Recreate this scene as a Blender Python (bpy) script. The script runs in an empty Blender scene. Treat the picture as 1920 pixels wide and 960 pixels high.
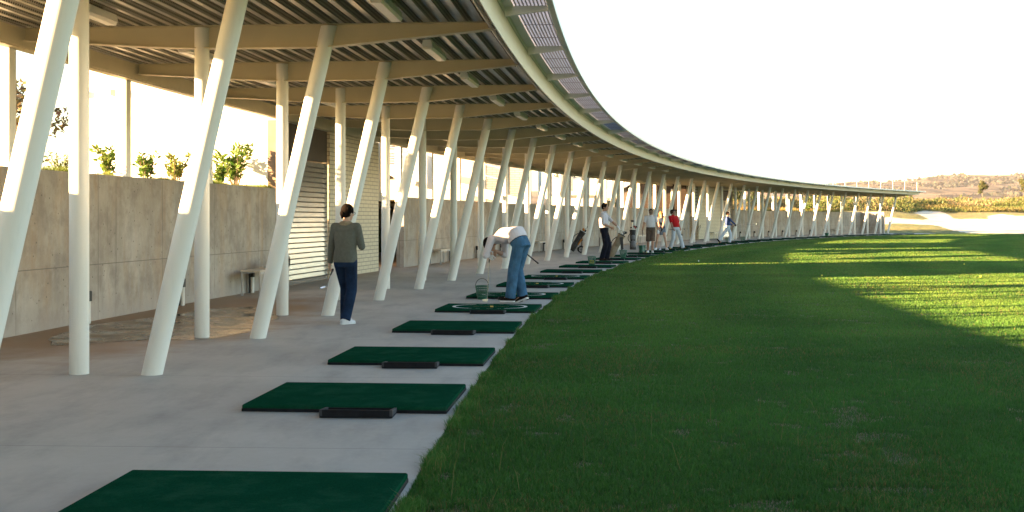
import bpy, math, random
import numpy as np
from mathutils import Vector, Matrix
random.seed(7); rng = np.random.default_rng(11)
S = bpy.context.scene; COL = S.collection
R_ = math.radians
# ------------------------------------------------------------------ frame of the curved building
CX, CY, RAD, A0, DA = 192.078, -2.0966, 195.808, 3.0564, -0.0174015
BAY = 3.407
def ang(i): return A0 + DA * (i - 3)
def P(i, d, z=0.0):
    a = ang(i); r = RAD + d
    return Vector((CX + r * math.cos(a), CY + r * math.sin(a), z))
def polar(X, Y):
    return 3 + (np.arctan2(Y - CY, X - CX) - A0) / DA, np.hypot(X - CX, Y - CY) - RAD
H_EYE = 1.42
SUN_AZ = R_(110.0); SUN_EL = R_(8.9)          # azimuth counter-clockwise from +Y
SUNV = Vector((-math.sin(SUN_AZ) * math.cos(SUN_EL), math.cos(SUN_AZ) * math.cos(SUN_EL), math.sin(SUN_EL)))
# ------------------------------------------------------------------ node helpers
MATS = {}
def newmat(name):
    m = bpy.data.materials.new(name); m.use_nodes = True
    nt = m.node_tree; b = nt.nodes['Principled BSDF']
    MATS[name] = m
    return m, nt, b
def N(nt, t, **kw):
    n = nt.nodes.new(t)
    for k, v in kw.items():
        if k.startswith('i_'): n.inputs[int(k[2:])].default_value = v
        else: setattr(n, k, v)
    return n
def L(nt, a, b): nt.links.new(a, b)
def coord(nt, kind='Object', scale=(1, 1, 1)):
    tc = N(nt, 'ShaderNodeTexCoord'); mp = N(nt, 'ShaderNodeMapping')
    mp.inputs['Scale'].default_value = scale
    L(nt, tc.outputs[kind], mp.inputs[0]); return mp.outputs[0]
def worldpos(nt, scale=(1, 1, 1)):
    g = N(nt, 'ShaderNodeNewGeometry'); mp = N(nt, 'ShaderNodeMapping')
    mp.inputs['Scale'].default_value = scale
    L(nt, g.outputs['Position'], mp.inputs[0]); return mp.outputs[0]
def noise(nt, vec, scale, detail=4, rough=.55):
    n = N(nt, 'ShaderNodeTexNoise'); n.inputs['Scale'].default_value = scale
    n.inputs['Detail'].default_value = detail; n.inputs['Roughness'].default_value = rough
    if vec is not None: L(nt, vec, n.inputs['Vector'])
    return n.outputs['Fac']
def ramp(nt, fac, stops):
    r = N(nt, 'ShaderNodeValToRGB'); e = r.color_ramp.elements
    while len(e) < len(stops): e.new(.5)
    for k, (p, c) in enumerate(stops):
        e[k].position = p; e[k].color = (*c, 1) if len(c) == 3 else c
    L(nt, fac, r.inputs[0]); return r.outputs[0]
def mixc(nt, fac, a, b, blend='MIX'):
    m = N(nt, 'ShaderNodeMix', data_type='RGBA', blend_type=blend)
    for s, v in ((m.inputs[0], fac), (m.inputs[6], a), (m.inputs[7], b)):
        if hasattr(v, 'is_output'): L(nt, v, s)
        elif isinstance(v, (int, float)): s.default_value = v
        else: s.default_value = (*v, 1)
    return m.outputs[2]
def math_(nt, op, a, b=None, c=None):
    m = N(nt, 'ShaderNodeMath', operation=op)
    for k, v in enumerate((a, b, c)):
        if v is None: continue
        if hasattr(v, 'is_output'): L(nt, v, m.inputs[k])
        else: m.inputs[k].default_value = v
    return m.outputs[0]
def bump(nt, b, h, strength=.3, dist=.01):
    n = N(nt, 'ShaderNodeBump'); n.inputs['Strength'].default_value = strength; n.inputs['Distance'].default_value = dist
    L(nt, h, n.inputs['Height']); L(nt, n.outputs[0], b.inputs['Normal'])
def simple(name, c, rough=.6, metal=0, var=.12, scale=6, bmp=0, bscale=60, kind='Object', spec=.5):
    m, nt, b = newmat(name)
    v = coord(nt, kind)
    f = noise(nt, v, scale)
    lo = tuple(x * (1 - var) for x in c); hi = tuple(min(1, x * (1 + var)) for x in c)
    L(nt, ramp(nt, f, [(.3, lo), (.7, hi)]), b.inputs['Base Color'])
    b.inputs['Roughness'].default_value = rough; b.inputs['Metallic'].default_value = metal
    b.inputs['Specular IOR Level'].default_value = spec
    if bmp: bump(nt, b, noise(nt, v, bscale), bmp, .004)
    return m
# ------------------------------------------------------------------ materials
def make_mats():
    # white painted steel: slight grime
    m, nt, b = newmat('white_paint'); v = worldpos(nt)
    f = noise(nt, v, 1.3, 5); g = noise(nt, worldpos(nt, (9, 9, .7)), 3, 4)
    c = mixc(nt, math_(nt, 'MULTIPLY', f, .35), (.80, .79, .74), (.70, .68, .60))
    c = mixc(nt, math_(nt, 'MULTIPLY', ramp(nt, g, [(.55, (0, 0, 0)), (.75, (1, 1, 1))]), .12), c, (.45, .43, .38))
    L(nt, c, b.inputs['Base Color']); b.inputs['Roughness'].default_value = .42
    # cream painted beams
    simple('cream_paint', (.56, .495, .33), .5, var=.06, scale=2, kind='Object')
    # deck
    m, nt, b = newmat('deck_metal'); v = worldpos(nt)
    L(nt, ramp(nt, noise(nt, v, 5), [(.3, (.37, .37, .35)), (.7, (.52, .51, .48))]), b.inputs['Base Color'])
    b.inputs['Metallic'].default_value = .55; b.inputs['Roughness'].default_value = .36
    m, nt, b = newmat('deck_web')
    uv = N(nt, 'ShaderNodeUVMap'); mp = N(nt, 'ShaderNodeVectorMath', operation='MULTIPLY'); L(nt, uv.outputs[0], mp.inputs[0]); mp.inputs[1].default_value = (1 / .05, 1 / .04, 1)
    fr = N(nt, 'ShaderNodeVectorMath', operation='FRACTION'); L(nt, mp.outputs[0], fr.inputs[0])
    sb = N(nt, 'ShaderNodeVectorMath', operation='SUBTRACT'); L(nt, fr.outputs[0], sb.inputs[0]); sb.inputs[1].default_value = (.5, .5, 0)
    ln = N(nt, 'ShaderNodeVectorMath', operation='LENGTH'); L(nt, sb.outputs[0], ln.inputs[0])
    dot = math_(nt, 'LESS_THAN', ln.outputs['Value'], .3)
    L(nt, mixc(nt, dot, (.36, .355, .32), (.035, .03, .027)), b.inputs['Base Color'])
    b.inputs['Metallic'].default_value = .6; b.inputs['Roughness'].default_value = .45
    simple('roof_sheet', (.5, .5, .5), .6)
    simple('grating', (.52, .54, .60), .45, .35, var=.05)
    simple('dark_gap', (.05, .055, .06), .8)
    m, nt, b = newmat('clear_panel'); tr = N(nt, 'ShaderNodeBsdfTranslucent'); L(nt, ramp(nt, noise(nt, worldpos(nt), 1.5), [(.3, (.55, .60, .70)), (.7, (.62, .67, .78))]), tr.inputs[0]); b.inputs['Base Color'].default_value = (.5, .52, .56, 1); mx = N(nt, 'ShaderNodeMixShader'); mx.inputs[0].default_value = .55; L(nt, b.outputs[0], mx.inputs[1]); L(nt, tr.outputs[0], mx.inputs[2]); L(nt, mx.outputs[0], nt.nodes['Material Output'].inputs[0])
    simple('galv', (.45, .44, .42), .4, .8, var=.1)
    # slab
    m, nt, b = newmat('slab_concrete')
    uv = N(nt, 'ShaderNodeUVMap').outputs[0]
    v = worldpos(nt)
    big = noise(nt, v, .35, 6, .6); fine = noise(nt, v, 14, 5, .7); streak = noise(nt, worldpos(nt, (1.2, .35, 1)), 2.2, 6, .65)
    c = ramp(nt, big, [(.32, (.33, .312, .28)), (.55, (.41, .388, .35)), (.75, (.47, .45, .41))])
    c = mixc(nt, math_(nt, 'MULTIPLY', ramp(nt, streak, [(.47, (0, 0, 0)), (.70, (1, 1, 1))]), .5), c, (.21, .20, .19))
    c = mixc(nt, math_(nt, 'MULTIPLY', ramp(nt, fine, [(.4, (0, 0, 0)), (.8, (1, 1, 1))]), .22), c, (.5, .48, .47))
    sp = N(nt, 'ShaderNodeSeparateXYZ'); L(nt, uv, sp.inputs[0])   # u = bay number, v = radial metres
    # joints across the slab at every bay
    fu = math_(nt, 'FRACT', math_(nt, 'ADD', sp.outputs[0], 100.02)); jd = math_(nt, 'ABSOLUTE', math_(nt, 'SUBTRACT', fu, .5))
    jn = math_(nt, 'GREATER_THAN', jd, .4988)
    c = mixc(nt, math_(nt, 'MULTIPLY', jn, .75), c, (.12, .115, .11))
    # rusty damp patch round the puddle by the wall
    du = math_(nt, 'MULTIPLY', math_(nt, 'SUBTRACT', sp.outputs[0], 3.75), 1 / 1.75)
    dv = math_(nt, 'MULTIPLY', math_(nt, 'SUBTRACT', sp.outputs[1], 2.0), 1 / 2.1)
    dist = math_(nt, 'SQRT', math_(nt, 'ADD', math_(nt, 'MULTIPLY', du, du), math_(nt, 'MULTIPLY', dv, dv)))
    dist = math_(nt, 'ADD', dist, math_(nt, 'MULTIPLY', math_(nt, 'SUBTRACT', noise(nt, v, 1.1, 5, .6), .5), 1.1))
    st = ramp(nt, dist, [(.55, (1, 1, 1)), (1.0, (0, 0, 0))])
    c = mixc(nt, math_(nt, 'MULTIPLY', st, .95), c, (.19, .105, .045))
    # dirt along the foot of the wall
    wf = ramp(nt, math_(nt, 'ADD', math_(nt, 'MULTIPLY', sp.outputs[1], .3), math_(nt, 'MULTIPLY', noise(nt, v, 3, 5), .25)), [(.72, (0, 0, 0)), (1.02, (1, 1, 1))])
    c = mixc(nt, math_(nt, 'MULTIPLY', wf, .6), c, (.23, .16, .10))
    L(nt, c, b.inputs['Base Color'])
    L(nt, math_(nt, 'SUBTRACT', .8, math_(nt, 'MULTIPLY', st, .3)), b.inputs['Roughness'])
    bump(nt, b, math_(nt, 'ADD', fine, big), .15, .006)
    # cast concrete wall with streaks, formwork lines, tie holes
    m, nt, b = newmat('wall_concrete')
    uv = N(nt, 'ShaderNodeUVMap').outputs[0]; sp = N(nt, 'ShaderNodeSeparateXYZ'); L(nt, uv, sp.inputs[0])
    v = worldpos(nt); vs = worldpos(nt, (1.3, 1.3, .22))
    c = ramp(nt, noise(nt, v, .9, 6, .6), [(.3, (.33, .30, .26)), (.5, (.43, .395, .345)), (.7, (.52, .49, .44))])
    c = mixc(nt, math_(nt, 'MULTIPLY', ramp(nt, noise(nt, vs, 2.2, 6, .65), [(.42, (0, 0, 0)), (.66, (1, 1, 1))]), .30), c, (.19, .175, .16))
    c = mixc(nt, math_(nt, 'MULTIPLY', ramp(nt, noise(nt, worldpos(nt, (2, 2, .4)), 1.1, 4), [(.48, (0, 0, 0)), (.66, (1, 1, 1))]), .55), c, (.40, .27, .15))
    c = mixc(nt, math_(nt, 'MULTIPLY', ramp(nt, noise(nt, v, 9, 6, .7), [(.5, (0, 0, 0)), (.8, (1, 1, 1))]), .35), c, (.55, .53, .50))
    c = mixc(nt, math_(nt, 'MULTIPLY', ramp(nt, noise(nt, v, 2.6, 7, .7), [(.46, (0, 0, 0)), (.62, (1, 1, 1))]), .5), c, (.23, .20, .17))
    c = mixc(nt, math_(nt, 'MULTIPLY', ramp(nt, noise(nt, worldpos(nt, (1, 1, .6)), 1.7, 6, .65), [(.54, (0, 0, 0)), (.68, (1, 1, 1))]), .45), c, (.60, .57, .52))
    fu = math_(nt, 'FRACT', math_(nt, 'ADD', math_(nt, 'MULTIPLY', sp.outputs[0], 1 / 2.3), 50.37)); ju = math_(nt, 'GREATER_THAN', math_(nt, 'ABSOLUTE', math_(nt, 'SUBTRACT', fu, .5)), .4968)
    jv = math_(nt, 'LESS_THAN', math_(nt, 'ABSOLUTE', math_(nt, 'SUBTRACT', sp.outputs[1], .78)), .006)
    c = mixc(nt, math_(nt, 'MULTIPLY', math_(nt, 'MAXIMUM', ju, jv), .75), c, (.15, .135, .12))
    low = ramp(nt, math_(nt, 'ADD', sp.outputs[1], math_(nt, 'MULTIPLY', noise(nt, v, 2.5, 5), .5)), [(.3, (1, 1, 1)), (.62, (0, 0, 0))])
    c = mixc(nt, math_(nt, 'MULTIPLY', low, .55), c, (.40, .37, .35))
    top = ramp(nt, math_(nt, 'ADD', sp.outputs[1], math_(nt, 'MULTIPLY', noise(nt, vs, 4, 5), .45)), [(.93, (0, 0, 0)), (1, (1, 1, 1))])
    vor = N(nt, 'ShaderNodeTexVoronoi'); vor.inputs['Scale'].default_value = 8; L(nt, v, vor.inputs['Vector'])
    pit = math_(nt, 'LESS_THAN', vor.outputs['Distance'], .10)
    run = ramp(nt, noise(nt, worldpos(nt, (7, 7, .16)), 1.6, 6, .7), [(.56, (0, 0, 0)), (.66, (1, 1, 1))]); msk = ramp(nt, noise(nt, v, .7, 3), [(.45, (0, 0, 0)), (.6, (1, 1, 1))])
    c = mixc(nt, math_(nt, 'MULTIPLY', math_(nt, 'MULTIPLY', run, msk), .38), c, (.15, .14, .13))
    c = mixc(nt, math_(nt, 'MULTIPLY', pit, .7), c, (.09, .08, .07))
    L(nt, c, b.inputs['Base Color']); b.inputs['Roughness'].default_value = .85
    bump(nt, b, math_(nt, 'SUBTRACT', noise(nt, v, 22, 6, .7), math_(nt, 'MULTIPLY', pit, .5)), .25, .008)
    # pale glazed brick, uv in metres
    def brick(name, c1, c2, mortar):
        m, nt, b = newmat(name)
        uv = N(nt, 'ShaderNodeUVMap').outputs[0]
        br = N(nt, 'ShaderNodeTexBrick'); L(nt, uv, br.inputs['Vector']); br.inputs['Scale'].default_value = 1
        br.inputs['Brick Width'].default_value = .40; br.inputs['Row Height'].default_value = .10
        br.inputs['Mortar Size'].default_value = .009; br.inputs['Mortar Smooth'].default_value = .1
        br.inputs['Color1'].default_value = (*c1, 1); br.inputs['Color2'].default_value = (*c2, 1); br.inputs['Mortar'].default_value = (*mortar, 1)
        c = mixc(nt, math_(nt, 'MULTIPLY', noise(nt, worldpos(nt), 2, 5), .25), br.outputs['Color'], tuple(x * .75 for x in c1))
        L(nt, c, b.inputs['Base Color']); b.inputs['Roughness'].default_value = .45
        bump(nt, b, br.outputs['Fac'], -.6, .008)
    brick('white_brick', (.70, .63, .47), (.66, .59, .44), (.22, .18, .13))
    brick('grey_brick', (.60, .58, .57), (.55, .53, .53), (.20, .17, .17))
    # ground
    m, nt, b = newmat('grass_ground'); v = worldpos(nt)
    cc = N(nt, 'ShaderNodeVectorMath', operation='SUBTRACT'); L(nt, v, cc.inputs[0]); cc.inputs[1].default_value = (CX, CY, 0)
    le = N(nt, 'ShaderNodeVectorMath', operation='LENGTH'); L(nt, cc.outputs[0], le.inputs[0])
    wob = math_(nt, 'ADD', le.outputs['Value'], math_(nt, 'MULTIPLY', noise(nt, v, .12, 3), 4.0))
    mow = math_(nt, 'MULTIPLY_ADD', math_(nt, 'SINE', math_(nt, 'MULTIPLY', wob, 2.4)), .5, .5)
    f1 = noise(nt, v, .45, 6, .62); f2 = noise(nt, v, 6, 6, .7); f3 = noise(nt, v, 38, 5, .75)
    c = ramp(nt, f1, [(.28, (.024, .070, .012)), (.5, (.038, .098, .018)), (.72, (.060, .125, .028))])
    c = mixc(nt, math_(nt, 'MULTIPLY', mow, .2), c, (.065, .105, .028))
    c = mixc(nt, math_(nt, 'MULTIPLY', ramp(nt, f2, [(.4, (0, 0, 0)), (.75, (1, 1, 1))]), .35), c, (.075, .10, .03))
    c = mixc(nt, math_(nt, 'MULTIPLY', ramp(nt, f3, [(.35, (1, 1, 1)), (.65, (0, 0, 0))]), .5), c, (.014, .038, .010))
    bare = ramp(nt, noise(nt, worldpos(nt, (1, 1.2, 1)), 2.2, 7, .72), [(.63, (0, 0, 0)), (.69, (1, 1, 1))])
    c = mixc(nt, math_(nt, 'MULTIPLY', bare, .8), c, (.30, .27, .20))
    L(nt, c, b.inputs['Base Color']); b.inputs['Roughness'].default_value = .9; b.inputs['Specular IOR Level'].default_value = .15
    bump(nt, b, math_(nt, 'ADD', f3, math_(nt, 'MULTIPLY', f2, 1.5)), .9, .04)
    # blades with per-blade colour
    def blades(name, trans=.35):
        m, nt, b = newmat(name)
        at = N(nt, 'ShaderNodeAttribute', attribute_name='tint')
        L(nt, at.outputs['Color'], b.inputs['Base Color']); b.inputs['Roughness'].default_value = .6; b.inputs['Specular IOR Level'].default_value = .25
        tr = N(nt, 'ShaderNodeBsdfTranslucent'); L(nt, at.outputs['Color'], tr.inputs[0])
        mx = N(nt, 'ShaderNodeMixShader'); mx.inputs[0].default_value = trans
        L(nt, b.outputs[0], mx.inputs[1]); L(nt, tr.outputs[0], mx.inputs[2]); L(nt, mx.outputs[0], nt.nodes['Material Output'].inputs[0])
    blades('blade'); blades('leaf', .3)
    # rough far ground, sand, hills
    m, nt, b = newmat('rough_grass'); v = worldpos(nt)
    f1 = noise(nt, v, .09, 6, .6); f2 = noise(nt, v, 1.3, 6, .7)
    at = N(nt, 'ShaderNodeSeparateXYZ'); L(nt, v, at.inputs[0])
    c = ramp(nt, f1, [(.3, (.14, .175, .035)), (.5, (.22, .22, .055)), (.7, (.30, .24, .085))])
    far = ramp(nt, math_(nt, 'MULTIPLY', math_(nt, 'SUBTRACT', at.outputs[1], 100.0), 1 / 120.0), [(.35, (0, 0, 0)), (.85, (1, 1, 1))])
    c = mixc(nt, math_(nt, 'MULTIPLY', far, .6), c, (.34, .24, .10))
    c = mixc(nt, math_(nt, 'MULTIPLY', ramp(nt, f2, [(.4, (1, 1, 1)), (.65, (0, 0, 0))]), .55), c, (.055, .055, .018))
    L(nt, c, b.inputs['Base Color']); b.inputs['Roughness'].default_value = .95
    bump(nt, b, f2, 1, .25)
    m, nt, b = newmat('terrace_soil'); v = worldpos(nt)
    c = ramp(nt, noise(nt, v, 1.3, 6, .65), [(.3, (.10, .13, .03)), (.5, (.20, .17, .08)), (.7, (.32, .25, .15))])
    L(nt, c, b.inputs['Base Color']); b.inputs['Roughness'].default_value = .95; bump(nt, b, noise(nt, v, 12, 5), .8, .03)
    simple('sand', (.66, .56, .42), .95, var=.12, scale=.5, bmp=.4, bscale=3, kind='Object')
    m, nt, b = newmat('hill'); v = worldpos(nt)
    f1 = noise(nt, worldpos(nt, (1, .3, 2)), .006, 8, .65); f2 = noise(nt, worldpos(nt, (1, .2, 2)), .016, 8, .72)
    c = ramp(nt, f1, [(.3, (.13, .108, .085)), (.5, (.19, .15, .11)), (.7, (.25, .20, .14))])
    c = mixc(nt, ramp(nt, f2, [(.48, (0, 0, 0)), (.60, (.9, .9, .9))]), c, (.03, .035, .04))
    L(nt, c, b.inputs['Base Color']); b.inputs['Roughness'].default_value = 1; b.inputs['Specular IOR Level'].default_value = 0
    # puddle
    m, nt, b = newmat('puddle'); v = worldpos(nt)
    L(nt, ramp(nt, noise(nt, v, 3, 5), [(.35, (.09, .062, .034)), (.7, (.17, .11, .055))]), b.inputs['Base Color'])
    L(nt, ramp(nt, noise(nt, v, 2.2, 5), [(.35, (.10, .10, .10)), (.65, (.42, .42, .42))]), b.inputs['Roughness']); b.inputs['Specular IOR Level'].default_value = .4
    bump(nt, b, noise(nt, v, 9, 2), .03, .01)
    # mats
    m, nt, b = newmat('turf_mat'); v = coord(nt)
    c = ramp(nt, noise(nt, v, 2.5, 5, .6), [(.3, (.004, .048, .024)), (.7, (.007, .066, .034))])
    c = mixc(nt, math_(nt, 'MULTIPLY', ramp(nt, noise(nt, v, 130, 3, .7), [(.35, (1, 1, 1)), (.65, (0, 0, 0))]), .55), c, (.003, .022, .011))
    c = mixc(nt, math_(nt, 'MULTIPLY', ramp(nt, noise(nt, v, 5, 6, .7), [(.5, (0, 0, 0)), (.75, (1, 1, 1))]), .4), c, (.03, .085, .05))
    L(nt, c, b.inputs['Base Color']); b.inputs['Roughness'].default_value = 1; b.inputs['Specular IOR Level'].default_value = 0
    bump(nt, b, noise(nt, v, 160, 2), .6, .006)
    simple('rubber', (.010, .010, .012), .8, var=.3, scale=20, bmp=.2, spec=.15)
    simple('tray_edge', (.045, .045, .05), .8, var=.3, spec=.2)
    simple('mark_white', (.62, .64, .62), .8, var=.15, scale=30)
    simple('mark_yellow', (.62, .42, .03), .7)
    simple('alu', (.55, .55, .56), .35, .7)
    simple('bench_top', (.55, .50, .43), .6, var=.1)
    simple('black_plastic', (.015, .015, .017), .4, var=.2)
    simple('white_plastic', (.75, .75, .72), .4, var=.04)
    m, nt, b = newmat('diffuser'); b.inputs['Base Color'].default_value = (.80, .78, .70, 1); b.inputs['Roughness'].default_value = .35
    L(nt, ramp(nt, noise(nt, coord(nt), 8), [(.3, (.74, .71, .62)), (.7, (.80, .78, .70))]), b.inputs['Base Color'])
    simple('brown_concrete', (.22, .16, .115), .85, var=.2, scale=3)
    m, nt, b = newmat('louvre'); v = worldpos(nt)
    L(nt, ramp(nt, noise(nt, worldpos(nt, (1, 1, 6)), 2), [(.3, (.42, .43, .44)), (.7, (.54, .55, .56))]), b.inputs['Base Color'])
    b.inputs['Metallic'].default_value = .9; b.inputs['Roughness'].default_value = .24
    simple('dark_louvre', (.20, .19, .18), .4, .4)
    simple('white_render', (.80, .78, .74), .8, var=.03, scale=1)
    simple('dark_wood', (.030, .020, .015), .6, var=.25, scale=4)
    simple('slate', (.33, .36, .40), .7, var=.12, scale=2)
    m, nt, b = newmat('dark_glass'); L(nt, ramp(nt, noise(nt, worldpos(nt), .6), [(.3, (.05, .075, .10)), (.7, (.09, .12, .15))]), b.inputs['Base Color']); b.inputs['Roughness'].default_value = .08
    simple('red_frame', (.16, .045, .03), .5)
    simple('bark', (.13, .095, .065), .9, var=.3, scale=12, bmp=.6)
    simple('basket_green', (.012, .11, .06), .4, var=.1)
    simple('ball_yellow', (.72, .62, .04), .35, var=.06, scale=40)
    simple('ball_white', (.8, .8, .76), .35, var=.03)
    simple('chrome', (.6, .6, .62), .18, 1)
    simple('bag_black', (.014, .014, .016), .55, var=.3, scale=10)
    simple('bag_grey', (.16, .16, .17), .55, var=.15, scale=8)
    simple('bag_tan', (.22, .175, .11), .7, var=.15, scale=8)
    simple('bag_orange', (.55, .20, .015), .6, var=.1)
    simple('red_plastic', (.40, .04, .03), .4)
make_mats()
def cloth(name, c, var=.15, scale=9, stripes=None, bmp=.5):
    m, nt, b = newmat(name); v = coord(nt)
    f = noise(nt, v, scale, 5, .6)
    col = ramp(nt, f, [(.3, tuple(x * (1 - var) for x in c)), (.7, tuple(min(1, x * (1 + var)) for x in c))])
    if stripes:
        w = N(nt, 'ShaderNodeTexWave'); w.bands_direction = 'X'; w.inputs['Scale'].default_value = stripes[1]; w.inputs['Distortion'].default_value = .4; L(nt, v, w.inputs[0])
        col = mixc(nt, ramp(nt, w.outputs['Fac'], [(.6, (0, 0, 0)), (.8, (1, 1, 1))]), col, stripes[0])
    L(nt, col, b.inputs['Base Color']); b.inputs['Roughness'].default_value = .9; b.inputs['Specular IOR Level'].default_value = .06
    h = math_(nt, 'ADD', math_(nt, 'MULTIPLY', noise(nt, coord(nt, scale=(1, 1, .55)), 11, 3, .5), 1), math_(nt, 'MULTIPLY', noise(nt, v, 160, 2), .06))
    bump(nt, b, h, bmp, .05)
    return m
def skin(name, c):
    m, nt, b = newmat(name); v = coord(nt)
    L(nt, ramp(nt, noise(nt, v, 14, 4), [(.3, tuple(x * .88 for x in c)), (.7, tuple(x * 1.08 for x in c))]), b.inputs['Base Color'])
    b.inputs['Roughness'].default_value = .5; b.inputs['Subsurface Weight'].default_value = .08; b.inputs['Subsurface Radius'].default_value = (.02, .008, .004)
    return m
# ------------------------------------------------------------------ mesh building
def V(*a): return Vector(a)
class MB:
    def __init__(s): s.v = []; s.f = []; s.mi = []; s.uv = {}
    def add(s, vs, fs, mi=0):
        o = len(s.v); s.v += [tuple(x) for x in vs]; s.f += [tuple(o + k for k in f) for f in fs]; s.mi += [mi] * len(fs); return s
    def box(s, a, b, mi=0):
        (x0, y0, z0), (x1, y1, z1) = a, b
        return s.add([(x0, y0, z0), (x1, y0, z0), (x1, y1, z0), (x0, y1, z0), (x0, y0, z1), (x1, y0, z1), (x1, y1, z1), (x0, y1, z1)],
                     [(3, 2, 1, 0), (4, 5, 6, 7), (0, 1, 5, 4), (1, 2, 6, 5), (2, 3, 7, 6), (3, 0, 4, 7)], mi)
    def bevbox(s, a, b, r=.01, mi=0):
        # box with chamfered vertical edges and top
        (x0, y0, z0), (x1, y1, z1) = a, b
        o = [(x0 + r, y0), (x1 - r, y0), (x1, y0 + r), (x1, y1 - r), (x1 - r, y1), (x0 + r, y1), (x0, y1 - r), (x0, y0 + r)]
        cx, cy = (x0 + x1) / 2, (y0 + y1) / 2
        inn = [(x + (r if x < cx else -r) * .7, y + (r if y < cy else -r) * .7) for x, y in o]
        vs = [(x, y, z0) for x, y in o] + [(x, y, z1 - r) for x, y in o] + [(x, y, z1) for x, y in inn]
        fs = [tuple(range(7, -1, -1)), tuple(range(16, 24))]
        for k in range(8):
            n = (k + 1) % 8; fs += [(k, n, 8 + n, 8 + k), (8 + k, 8 + n, 16 + n, 16 + k)]
        return s.add(vs, fs, mi)
    def obox(s, p0, p1, w, h, up=(0, 0, 1), mi=0):     # beam of section w x h between two points
        p0, p1 = Vector(p0), Vector(p1); d = (p1 - p0).normalized(); u = Vector(up); sd = d.cross(u)
        if sd.length < 1e-4: sd = d.cross(Vector((1, 0, 0)))
        sd.normalize(); u = sd.cross(d)
        c = [sd * (-w / 2) + u * (-h / 2), sd * (w / 2) + u * (-h / 2), sd * (w / 2) + u * (h / 2), sd * (-w / 2) + u * (h / 2)]
        return s.add([p0 + k for k in c] + [p1 + k for k in c], [(0, 1, 2, 3), (7, 6, 5, 4), (1, 0, 4, 5), (2, 1, 5, 6), (3, 2, 6, 7), (0, 3, 7, 4)], mi)
    def tube(s, pts, rad, n=10, cap=True, mi=0, closed=False):
        pts = [Vector(p) for p in pts]; m = len(pts)
        rad = [rad] * m if isinstance(rad, (int, float)) else rad
        o = len(s.v); prev = None
        for k, p in enumerate(pts):
            if closed: t = pts[(k + 1) % m] - pts[k - 1]
            else: t = pts[min(k + 1, m - 1)] - pts[max(k - 1, 0)]
            t.normalize()
            if prev is None: a = t.cross(Vector((0, 0, 1)) if abs(t.z) < .9 else Vector((1, 0, 0)))
            else: a = prev - t * prev.dot(t)
            a.normalize(); prev = a; b = t.cross(a)
            for q in range(n):
                th = 2 * math.pi * q / n
                s.v.append(tuple(p + (a * math.cos(th) + b * math.sin(th)) * rad[k]))
        for k in range(m if closed else m - 1):
            k2 = (k + 1) % m
            for q in range(n):
                q2 = (q + 1) % n
                s.f.append((o + k * n + q, o + k * n + q2, o + k2 * n + q2, o + k2 * n + q)); s.mi.append(mi)
        if cap and not closed:
            s.f.append(tuple(o + q for q in range(n - 1, -1, -1))); s.mi.append(mi)
            s.f.append(tuple(o + (m - 1) * n + q for q in range(n))); s.mi.append(mi)
        return s
    def capsule(s, p0, p1, r0, r1, n=14, flat0=False, flat1=False, mi=0):
        p0, p1 = Vector(p0), Vector(p1); d = (p1 - p0).normalized()
        pts, rs = [], []
        if not flat0:
            for k in (85, 60, 30): pts.append(p0 - d * r0 * math.sin(R_(k))); rs.append(r0 * math.cos(R_(k)))
        pts.append(p0); rs.append(r0); pts.append(p1); rs.append(r1)
        if not flat1:
            for k in (30, 60, 85): pts.append(p1 + d * r1 * math.sin(R_(k))); rs.append(r1 * math.cos(R_(k)))
        return s.tube(pts, rs, n, mi=mi)
    def ell(s, c, r, M=None, nu=14, nv=9, mi=0):
        c = Vector(c); o = len(s.v); M = M or Matrix.Identity(3)
        vs = [c + M @ Vector((0, 0, r[2]))]
        for k in range(1, nv):
            ph = math.pi * k / nv
            for q in range(nu):
                th = 2 * math.pi * q / nu
                vs.append(c + M @ Vector((r[0] * math.sin(ph) * math.cos(th), r[1] * math.sin(ph) * math.sin(th), r[2] * math.cos(ph))))
        vs.append(c + M @ Vector((0, 0, -r[2]))); fs = []
        for q in range(nu):
            fs.append((0, 1 + q, 1 + (q + 1) % nu)); e = len(vs) - 1; b = 1 + (nv - 2) * nu
            fs.append((e, b + (q + 1) % nu, b + q))
        for k in range(nv - 2):
            for q in range(nu):
                a = 1 + k * nu; fs.append((a + q, a + nu + q, a + nu + (q + 1) % nu, a + (q + 1) % nu))
        return s.add(vs, fs, mi)
    def loft(s, secs, n=20, cap=True, mi=0):
        # secs: (centre, lateral unit vec, forward unit vec, rx, ry)
        o = len(s.v)
        for c, la, fw, rx, ry in secs:
            c = Vector(c)
            for q in range(n):
                th = 2 * math.pi * q / n; ct, stt = math.cos(th), math.sin(th)
                e = .85
                s.v.append(tuple(c + la * rx * math.copysign(abs(ct) ** e, ct) + fw * ry * math.copysign(abs(stt) ** e, stt)))
        for k in range(len(secs) - 1):
            for q in range(n):
                q2 = (q + 1) % n
                s.f.append((o + k * n + q, o + k * n + q2, o + (k + 1) * n + q2, o + (k + 1) * n + q)); s.mi.append(mi)
        if cap:
            s.f.append(tuple(o + q for q in range(n - 1, -1, -1))); s.mi.append(mi)
            s.f.append(tuple(o + (len(secs) - 1) * n + q for q in range(n))); s.mi.append(mi)
        return s
    def prism(s, poly, axis_a, axis_b, ext, origin=(0, 0, 0), mi=0):
        # polygon (u,v) in plane (axis_a, axis_b), extruded by vector ext
        A, B, E, O = Vector(axis_a), Vector(axis_b), Vector(ext), Vector(origin); n = len(poly)
        vs = [O + A * u + B * v for u, v in poly]; vs += [p + E for p in vs]
        fs = [tuple(range(n - 1, -1, -1)), tuple(range(n, 2 * n))] + [(k, (k + 1) % n, n + (k + 1) % n, n + k) for k in range(n)]
        return s.add(vs, fs, mi)
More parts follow.
